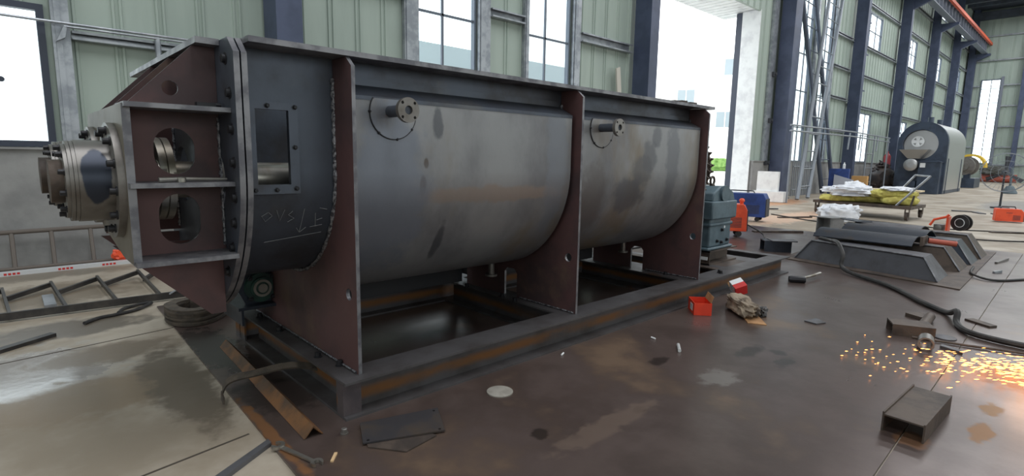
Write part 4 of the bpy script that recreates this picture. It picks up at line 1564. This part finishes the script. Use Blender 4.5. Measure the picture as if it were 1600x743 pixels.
soft('insulation_slab', (15.05, 2.15, .345), 1.8, (.52, .35, .10), .1, 3, WOOL, 'yellow mineral wool slab at the left end of the trolley', 'insulation', 1.5, .1)
soft('insulation_slab', (15.0, .85, .345), 1.7, (.40, .42, .13), .12, 5, WOOL, 'yellow mineral wool slab at the handle end of the trolley', 'insulation', 1.5, .1)
soft('insulation_slab', (15.05, 1.0, .50), 1.75, (.50, .42, .12), .15, 8, WOOL, 'bulging yellow insulation bundle on top, next to the trolley handle', 'insulation', 1.5, .15)
soft('insulation_slab', (15.25, 1.55, .345), 1.8, (.5, .42, .17), .12, 6, WOOL, 'yellow insulation bundle under the white sheeting in mid trolley', 'insulation', 1.5, .15)
soft('plastic_sheeting', (14.9, 1.90, .50), 1.85, (.52, .38, .15), .45, 12, SACKW, 'crumpled white sheeting draped over the insulation on the trolley', 'sheeting', 1.7, .5)
soft('plastic_sheeting', (15.0, .92, .665), 1.7, (.34, .36, .06), .3, 17, SACKW, 'white sheet over the top bundle beside the trolley handle', 'sheeting', 1.7, .4)
soft('plastic_sheeting', (15.72, 2.05, .53), 1.8, (.22, .18, .18), .25, 31, SACKW, 'white packet standing at the back of the trolley load', 'sheeting', 1.7, .3)
slab('pale_board', [(15.93, .62), (16.35, .6), (16.4, 1.95), (15.98, 2.0)], .62, .04, PALEB, 'pale flat board lying over the back of the trolley load', 'board')
soft('white_sack', (12.9, 1.55, .002), 2.3, (.44, .25, .22), .2, 40, SACKW, 'full white woven sack on the floor in front of the trolley', 'sack', 1.5, .45)

# ------------------------------------------------------------------ along the long wall, right of the doorway
def block(name, M, a, b, m, label, cat, bev=0):
    mb = MB()
    mb.M = M
    mb.box(a, b)
    return tag(mb.build(name, m, origin=M.translation, bevel=bev), label, cat)


block('foam_block', TR((17.75, 5.12, 0), .05), (-.2, -.55, 0), (.25, .55, .34), WHITE, 'low wide white block on the floor at the foot of the doorway column', 'block')
block('foam_board', TR((17.75, 5.12, .342), .05), (-.12, -.32, 0), (.02, .36, .66), WHITE, 'upright white panel standing on the low white block', 'panel')
block('steel_cabinet', TR((24.7, 5.0, 0), .1), (-.12, -.32, 0), (.12, .42, 1.08), BLUE, 'dark blue steel cabinet on the floor below the leaning ladders', 'cabinet', .01)
mb = MB()
mb.M = TR((24.35, 4.75, .002), .25) @ Matrix.Rotation(.22, 4, 'Y')
mb.prism([[(-.38, 0), (.38, 0), (.38, .86), (-.34, .64)]], -.01, .01, 'yz')
tag(mb.build('grey_sheet', mat('grey_sheet', lin(150, 152, 162), .5), origin=(24.35, 4.75, 0)), 'plain grey sheet leaning against the blue cabinet', 'sheet')
mb = MB()
mb.lathe((24.7, 4.9, 1.081), (0, 0, 1), [(0, .05), (.18, .05), (.22, .02), (.27, .02)], 16)
tag(mb.build('bottle', WHITEP, origin=(24.7, 4.9, 1.081)), 'small white bottle on top of the blue cabinet', 'bottle')
block('small_cabinet', TR((27.3, 4.95, 0), .1), (-.2, -.3, 0), (.2, .3, .75), mat('ochre', lin(196, 152, 96), .6), 'small ochre cabinet between the blue cabinet and the dark scrap pile', 'cabinet')


def ladder(name, b0, b1, t0, t1, nr, label, m=GALV, r=.035, cat='ladder', rung=.022):
    t = thing(name, label, cat, ((Vector(b0) + Vector(b1)) / 2))
    for b, tt in ((b0, t0), (b1, t1)):
        mb = MB()
        mb.tube([b, tt], r, 8)
        mb.build('rail', m, t)
    for k in range(nr):
        f = (k + .7) / nr
        mb = MB()
        mb.tube([Vector(b0).lerp(Vector(t0), f), Vector(b1).lerp(Vector(t1), f)], rung, 6)
        mb.build('rung', m, t)
    return t


GREYL = mat('grey_ladder_steel', lin(132, 138, 146), .45, .3)
ladder('leaning_ladder', (18.9, 4.6, .05), (20.2, 4.7, .05), (22.4, 5.3, 8.1), (24.0, 5.35, 8.1), 13, 'pale steel ladder leaning to the right against the wall beside the doorway', GREYL, .07)
ladder('leaning_ladder', (24.6, 5.62, .05), (26.1, 5.66, .05), (20.2, 5.72, 8.3), (21.7, 5.76, 8.3), 10, 'dark steel ladder leaning to the left, crossing behind the pale one', mat('dark_ladder_steel', lin(84, 92, 108), .45, .3), .09)
# pipe rail along the wall with posts
t = thing('pipe_rail', 'thin grey pipe handrail along the wall between the ladders and the furnace', 'railing', (27, 5.1, 0))
for z in (2.63, 2.45):
    mb = MB()
    mb.tube([(17.5, 4.5, z - .12), (24, 4.5, z - .07), (29.6, 4.5, z - .13)], .028, 8)
    mb.build('rail', GREYL, t)
for x in (23.6, 25.0, 27.6):
    mb = MB()
    mb.tube([(x, 4.5, 2.5), (x - .1, 4.5, 1.85)], .03, 8)
    mb.build('hanger', GREYL, t)
for x in (17.7, 29.4):
    mb = MB()
    mb.tube([(x, 4.5, 2.5), (x, 4.5, -.01)], .03, 8)
    mb.build('post', GREYL, t)
ladder('steel_rack', (28.0, 5.0, 0), (29.1, 5.0, 0), (28.0, 5.0, 2.6), (29.1, 5.0, 2.6), 4, 'upright grey tube frame standing below the window before the furnace', GREYL, .035, 'frame')
# fence-like bundle of upright bars behind the ladder foot
t = thing('bar_fence', 'row of thin upright grey bars against the wall beside the white panel', 'barrier', (22.2, 5.6, 0))
for k in range(12):
    mb = MB()
    x = 21.5 + k * .19
    mb.tube([(x, 5.75, -.01), (x + .03, 5.78, 1.35)], .018, 6)
    mb.build('upright', GREYL, t)
for z in (.25, 1.15):
    mb = MB()
    mb.tube([(21.45, 5.72, z), (23.7, 5.74, z)], .018, 6)
    mb.build('rail', GREYL, t)
# heap of dark scrap: turnings nobody could count
mb = MB()
for i in range(420):
    a, rr = rnd.uniform(0, 2 * PI), math.sqrt(rnd.random())
    h = 1.35 * (1 - rr ** 2.2)
    p = Vector((31.0 + 1.0 * rr * math.cos(a), 5.0 + .5 * rr * math.sin(a), .05 + h * rnd.uniform(.55, 1)))
    d = Vector((rnd.gauss(0, 1), rnd.gauss(0, 1), rnd.gauss(0, .4))).normalized()
    l = rnd.uniform(.08, .25)
    mb.cone(p - d * l, p + d * l, rnd.uniform(.03, .07), rnd.uniform(.02, .06), 6)
bv = blob((.95, .5, .7), .2, 9, 2, .8, 3)
mb.add([(p[0] + 31.0, p[1] + 5.0, p[2] * .9) for p in bv[0]], bv[1])
tag(mb.build('scrap_heap', mat('dark_scrap', lin(58, 54, 56), .6, .3, lin(78, 66, 60), 3), origin=(31.0, 5.0, 0)), 'big dark heap of scrap pieces between the tube frame and the furnace', 'scrap heap', kind='stuff')
mb = MB()
mb.lathe((32.6, 5.2, 0), (0, 0, 1), [(0, .16), (1.7, .16), (1.8, .1), (1.85, .05), (1.95, .05)], 20)
tag(mb.build('gas_cylinder', mat('dark_red_paint', lin(142, 48, 54), .5), origin=(32.6, 5.2, 0)), 'dark red gas cylinder standing behind the scrap heap', 'gas cylinder')

# ------------------------------------------------------------------ drum furnace
t = thing('drum_furnace', 'big navy arched drum furnace with stainless hopper and round fan plate', 'furnace', (32.5, 3.3, 0))
fy, fr_ = 3.3, .95


def arch(r, z0, z1=2.3, n=24):
    return [(fy - r, z0)] + [(fy - r * math.cos(a), z1 + r * math.sin(a)) for a in [PI * i / n for i in range(n + 1)]] + [(fy + r, z0)]


mb = MB()
mb.prism([arch(fr_, .15), circ(fy + .08, 2.22, .68, 32)], 30.0, 30.25, 'yz')
mb.build('front_shell', NAVYM, t)
mb = MB()
a0, a1 = arch(fr_, .15), arch(fr_ - .03, .15)
mb.sweep(a0 + a1[::-1], 'x', 30.25, 34.6)
mb.prism([arch(fr_, .15)], 34.6, 34.65, 'yz')
mb.build('side_cladding', STAINL, t)
mb = MB()
mb.lathe((30.25, fy + .08, 2.22), (1, 0, 0), [(-.06, .25), (-.06, .66), (.0, .68), (3.8, .68)], 40)
dr = mb.build('drum', STAINL, t)
mb = MB()
mb.prism([circ(3.5, 2.36, .25, 32)] + [[(3.5 + r * math.cos(a), 2.36 + r * math.sin(a)) for r, a in ((.07, k * PI / 2 + .75), (.2, k * PI / 2 + .42), (.2, k * PI / 2 + 1.08))] for k in range(4)], 30.12, 30.16, 'yz')
mb.build('fan_plate', WHITE, dr)
mb = MB()
mb.hexa([(29.7, 3.25, 1.58), (30.1, 3.25, 1.58), (30.1, 3.75, 1.58), (29.7, 3.75, 1.58)], [(29.45, 2.95, 1.98), (30.05, 2.95, 1.98), (30.05, 4.06, 1.98), (29.45, 4.06, 1.98)])
mb.build('hopper', STAINL, t)
mb = MB()
mb.lathe((30.0, 3.6, 1.29), (-1, 0, 0), [(0, .28), (.3, .28), (.32, .24), (.32, .1), (.3, .1)], 28)
mb.build('screw_housing', STAINL, t)
mb = MB()
mb.box((29.5, 2.45, .0), (30.0, 3.25, 1.42))
mb.prism([[(2.4, 1.42), (3.3, 1.42), (3.1, 1.5), (2.6, 1.5)]], 29.45, 30.0, 'yz')
cb = mb.build('cabinet', NAVYM, t)
mb = MB()
mb.box((29.48, 3.0, 1.18), (29.5, 3.2, 1.38))
mb.build('dial_panel', WHITEP, cb)
mb = MB()
mb.box((29.5, 3.3, 0), (30.0, 3.95, .55))
mb.build('plinth', NAVYM, t)
mb = MB()
for x in (30.5, 33.9):
    mb.box((x, fy - fr_ - .02, .0), (x + .08, fy - fr_ + .06, 1.6))
mb.box((30.0, fy - fr_, 0), (34.6, fy + fr_, .15))
mb.build('base', NAVYM, t)
for x in (30.9, 33.0):
    mb = MB()
    mb.cyl((x, 3.25, 3.24), (x, 3.25, 3.5), .12, 16)
    mb.build('vent_stub', NAVYM, t)
# drive station with yellow guard behind the furnace
t = thing('drive_station', 'shaft drive with yellow hoop guard and navy base right behind the furnace', 'drive unit', (41.5, 2.85, 0))
mb = MB()
mb.box((40.2, 2.5, 0), (42.4, 3.3, .55))
mb.box((40.3, 2.75, .55), (40.7, 3.05, .9))
mb.build('base', NAVYM, t)
mb = MB()
mb.lathe((39.0, 2.95, 1.25), (1, 0, 0), [(0, .25), (.3, .25), (.3, .5), (.6, .5), (.6, .32), (1.4, .32), (1.4, .55), (1.7, .55), (1.7, .3), (2.6, .3)], 28)
mb.build('shaft', BEARM, t)
mb = MB()
o = [(2.95 + .72 * math.cos(a), 1.25 + .72 * math.sin(a)) for a in [-.9 + (PI + 1.0) * i / 24 for i in range(25)]]
i_ = [(2.95 + .6 * math.cos(a), 1.25 + .6 * math.sin(a)) for a in [-.9 + (PI + 1.0) * i / 24 for i in range(25)]]
mb.sweep(o + i_[::-1], 'x', 41.4, 42.3)
mb.build('guard', YELLOW, t)
# red pipes along the gable
mb = MB()
mb.cyl((55.9, 1.9, .32), (55.9, 4.0, .32), .3, 18)
tag(mb.build('red_pipe', REDPIPE, origin=(55.9, 2.9, 0)), 'long red-brown pipe lying along the foot of the far gable wall', 'pipe')
soft('brush_pile', (55.6, 3.3, .62), 0, (.4, .8, .35), .4, 51, mat('dark_brush', lin(84, 84, 80), .9), 'dark bushy pile on top of the red-brown pipe at the far wall', 'pile', 2.5, .5)


# ------------------------------------------------------------------ pedestal fans
def fan(loc, rz, h, r, label, blades=True):
    t = thing('pedestal_fan', label, 'fan', loc)
    M = TR(loc, rz)
    mb = MB()
    mb.M = M
    mb.lathe((0, 0, 0), (0, 0, 1), [(0, .24), (.03, .24), (.05, .08), (.06, .03), (h, .026)], 20)
    mb.build('pole', DGREY, t)
    mb = MB()
    mb.M = M
    mb.lathe((.1, 0, h), (-1, 0, 0), [(0, .05), (.02, .09), (.2, .09), (.24, .05), (.3, .03)], 18)
    mb.build('motor', DGREY, t)
    if blades:
        for k in range(3):
            mb = MB()
            mb.M = M @ Matrix.Translation((-.24, 0, h)) @ Matrix.Rotation(PI / 2 + k * 2 * PI / 3, 4, 'X') @ Matrix.Rotation(.35, 4, 'Y')
            mb.M = M @ Matrix.Translation((-.24, 0, h)) @ Matrix.Rotation(k * 2 * PI / 3, 4, 'X')
            mb.hexa([(-.02, -.03, .06), (.03, .03, .06), (.034, .03, .06), (-.016, -.03, .06)], [(-.04, -.09, r * .8), (.04, .05, r * .85), (.044, .05, r * .85), (-.036, -.09, r * .8)])
            mb.build('blade', DGREY, t)
    mb = MB()
    mb.M = M
    for rr, xx in ((r, -.22), (r * .97, -.12), (r * .97, -.32), (r * .6, -.37), (r * .3, -.39)):
        mb.tube([(xx, rr * math.cos(a), h + rr * math.sin(a)) for a in [2 * PI * i / 40 for i in range(40)]], .006, 5, closed=True)
    for k in range(28):
        a = 2 * PI * k / 28
        mb.tube([(-.39, .03 * math.cos(a), h + .03 * math.sin(a)), (-.37, r * .6 * math.cos(a), h + r * .6 * math.sin(a)), (-.22, r * math.cos(a), h + r * math.sin(a)), (-.06, r * .7 * math.cos(a), h + r * .7 * math.sin(a))], .0022, 4)
    mb.build('cage', GREYL, t)
    return t


fan((21.95, -.40, 0), .15, 1.12, .60, 'black pedestal fan with wire cage standing behind the small orange welding machine')
fan((22.6, -1.50, 0), .3, 1.0, .52, 'second wire-caged pedestal fan cut off by the picture edge, beyond the black fan')
mb = MB()
mb.lathe((34.3, .44, 0), (0, 0, 1), [(0, .3), (.05, .3), (.35, .14), (.38, .05), (1.25, .05)], 16)
tag(mb.build('floor_stand', mat('teal_stand', lin(84, 98, 106), .5), origin=(34.3, .44, 0)), 'grey-blue post on a flared foot standing far back beside the fan', 'stand')

# loose steel strips on the far floor
for i, (x, y, rz, l, w, m, lb) in enumerate((
        (9.6, 1.62, -.72, .95, .1, SCRAP, 'long flat brown steel strip on the floor right of the blue welding set'),
        (12.9, 2.5, -.55, .9, .1, SCRAP, 'dark flat steel bar on the floor in front of the trolley wheel'),
        (14.6, 4.0, -.7, .9, .12, GREYST, 'grey steel bar on the floor toward the doorway'),
        (10.1, .95, -.75, .35, .12, SCRAP, 'broad dark strap of steel beside the H beam stub'),
        (13.6, -1.35, -.9, .7, .1, SCRAP, 'long dark strip on the floor between the reel and the small welding machine'),
        (19.2, .15, 1.9, .5, .12, GREYST, 'short bent steel strip on the floor left of the flat strips'),
        (18.9, -.25, .5, .5, .14, GREYST, 'pale flat strip on the floor, left one of two before the fan'),
        (18.8, -.65, .4, .5, .14, GREYST, 'pale flat strip on the floor, right one of two before the fan'),
        (9.0, -1.66, -.15, .5, .03, BEARM, 'bright steel rod on the floor right of the formed troughs'),
        (7.9, -1.72, -.5, .12, .03, GALV, 'small white strip with dark end by the corner of the large sheet'))):
    mb = MB()
    mb.M = TR((x, y, 0), rz)
    zz = .0005 if x < 10.3 else -.0115
    mb.hexa([(-l / 2, -w / 2, zz), (l / 2, -w / 2, zz), (l / 2, w / 2, zz), (-l / 2, w / 2, zz)], [(-l / 2, -w / 2, zz + .025), (l / 2, -w / 2, zz + .035), (l / 2, w / 2, zz + .03), (-l / 2, w / 2, zz + .025)])
    tag(mb.build('steel_strip', m, origin=(x, y, zz)), lb, 'steel strip', 'loose strips on the floor')

# ------------------------------------------------------------------ left side: wall pipe, ladders, frame
t = thing('wall_pipe', 'thin grey pipe on brackets along the wall above the left window', 'pipe', (-.6, 5.8, 2.7))
mb = MB()
mb.tube([(-3, 5.78, 2.76), (-.52, 5.78, 2.755), (1.75, 5.78, 2.76)], .016, 8)
mb.build('pipe', GALV, t)
mb = MB()
mb.tube([(-.5, 5.78, 2.72), (1.75, 5.78, 2.725)], .013, 8)
mb.build('pipe', GALV, t)
mb = MB()
mb.hexa([(-.58, 5.77, 2.55), (-.5, 5.77, 2.6), (-.5, 5.89, 2.6), (-.58, 5.89, 2.55)], [(-.5, 5.77, 2.74), (-.47, 5.77, 2.74), (-.47, 5.89, 2.74), (-.5, 5.89, 2.74)])
mb.build('bracket', GALV, t)
mb = MB()
mb.tube([(.41, 5.80, 2.74), (.41, 5.80, 1.36)], .035, 10)
mb.build('standpipe', GALV, t)
BROWNP = mat('brown_grey_pipe', lin(104, 96, 90), .5, .2)
t = thing('side_ladder', 'grey-brown pipe ladder standing on edge against the low concrete wall', 'ladder', (-.8, 5.75, 0))
mb = MB()
mb.tube([(-2.4, 5.72, .40), (.6, 5.72, .435)], .025, 10)
mb.build('rail', BROWNP, t)
mb = MB()
mb.tube([(-2.4, 5.60, .02), (.6, 5.60, .02)], .022, 10)
mb.build('rail', BROWNP, t)
for x in (-2.2, -1.83, -1.49, -1.15, -.81, -.45, -.12, .22):
    mb = MB()
    mb.tube([(x, 5.72, .405), (x, 5.60, .02)], .022, 8)
    mb.build('rung', BROWNP, t)
t = thing('straightedge', 'long aluminium straightedge with red printed marks lying before the pipe ladder', 'straightedge', (-.8, 5.45, 0))
mb = MB()
mb.M = TR((-.75, 5.42, -.012), .04)
mb.box((-1.6, -.045, 0), (1.1, .045, .04))
mb.build('bar', mat('dull_aluminium', lin(206, 208, 210), .5, .15), t)
for x in (-1.35, -.95, -.5, -.05, .35, .75):
    mb = MB()
    mb.M = TR((-.75, 5.42, -.012), .04)
    for k in range(4):
        mb.box((x + k * .035, -.0465, .01), (x + k * .035 + .024, -.045, .032))
    mb.build('red_mark', REDP, t)
mb = MB()
mb.M = TR((-.19, 5.533, .03), .1)
mb.add(*blob((.085, .035, .07), .5, 77, 2.4, .8, 3, .4))
mb.tube([(.02, 0, .04), (.09, .0, .02), (.1, .0, -.01)], .022, 8)
tag(mb.build('orange_clamp', ORANGE, origin=(-.21, 5.55, 0)), 'small crumpled orange object by the end of the straightedge', 'clamp')
# welded angle-iron frame lying on the floor
IRON = mat('dark_angle_iron', lin(56, 54, 54), .5, .3, lin(78, 74, 70), 6)
t = thing('iron_frame', 'dark angle-iron ladder frame lying flat on the concrete at the left', 'steel frame', (-.7, 3.9, 0))
ZF = .05


def bar(p, q, w=.022, h=.035):
    p, q = Vector(p), Vector(q)
    d = (q - p).normalized()
    n = Vector((-d.y, d.x, 0)) * w / 2
    mb = MB()
    u = Vector((0, 0, h))
    mb.hexa([p - n, q - n, q + n, p + n], [p - n + u, q - n + u, q + n + u, p + n + u])
    return mb


bar((-1.9, 3.29, ZF - .045), (.03, 3.21, ZF - .045), .03, .06).build('rail', IRON, t)
ups = [(-1.26, 4.25), (-.915, 4.312), (-.555, 4.34), (-.197, 4.44)]
for (x, y), xb in zip(ups, (-1.22, -.874, -.535, -.213)):
    bar((x, y, ZF), (xb, 3.25, ZF - .02)).build('rung', IRON, t)
for p, q in (((-1.235, 4.015), (-.915, 4.312)), ((-.884, 4.028), (-.555, 4.34)), ((-.535, 4.144), (-.197, 4.443)), ((-.186, 4.158), (-.037, 4.357)), ((-1.7, 3.9), (-1.26, 4.25))):
    bar(p + (.0,), q + (ZF - .02,), .03, .04).build('tie', IRON, t)
mb = MB()
mb.box((-1.0, 3.55, -.011), (-.92, 4.0, .02))
mb.build('flat_tab', GALV, t)
slab('flat_bar', [(-1.6, 2.16), (-.98, 2.60), (-1.01, 2.65), (-1.63, 2.22)], -.0115, .025, IRON, 'short dark flat bar on wet concrete at the left picture edge', 'steel bar')
cable('hose_piece', [(-.80, 2.80, .003), (-.70, 2.90, .003), (-.58, 2.93, .003), (-.45, 2.98, .003), (-.36, 3.06, .006), (-.30, 3.13, .012), (-.38, 3.14, .01), (-.5, 3.10, .003), (-.56, 2.97, .003)], .014, 'black looped hose end on the concrete between the iron frame and the floor plate')
mb = MB()
mb.tube([(-.16, 3.10, .075), (.02, 3.38, .082)], .008, 8)
tag(mb.build('bright_rod', GALV, origin=(-.1, 3.2, 0)), 'short bright rod across the end of the iron frame', 'rod')
slab('flat_bar', [(-.95, -.35), (-.36, .03), (-.36, .07), (-.97, -.30)], -.0115, .02, GREYST, 'narrow grey steel flat bar on the concrete beside the floor plate edge', 'steel bar')
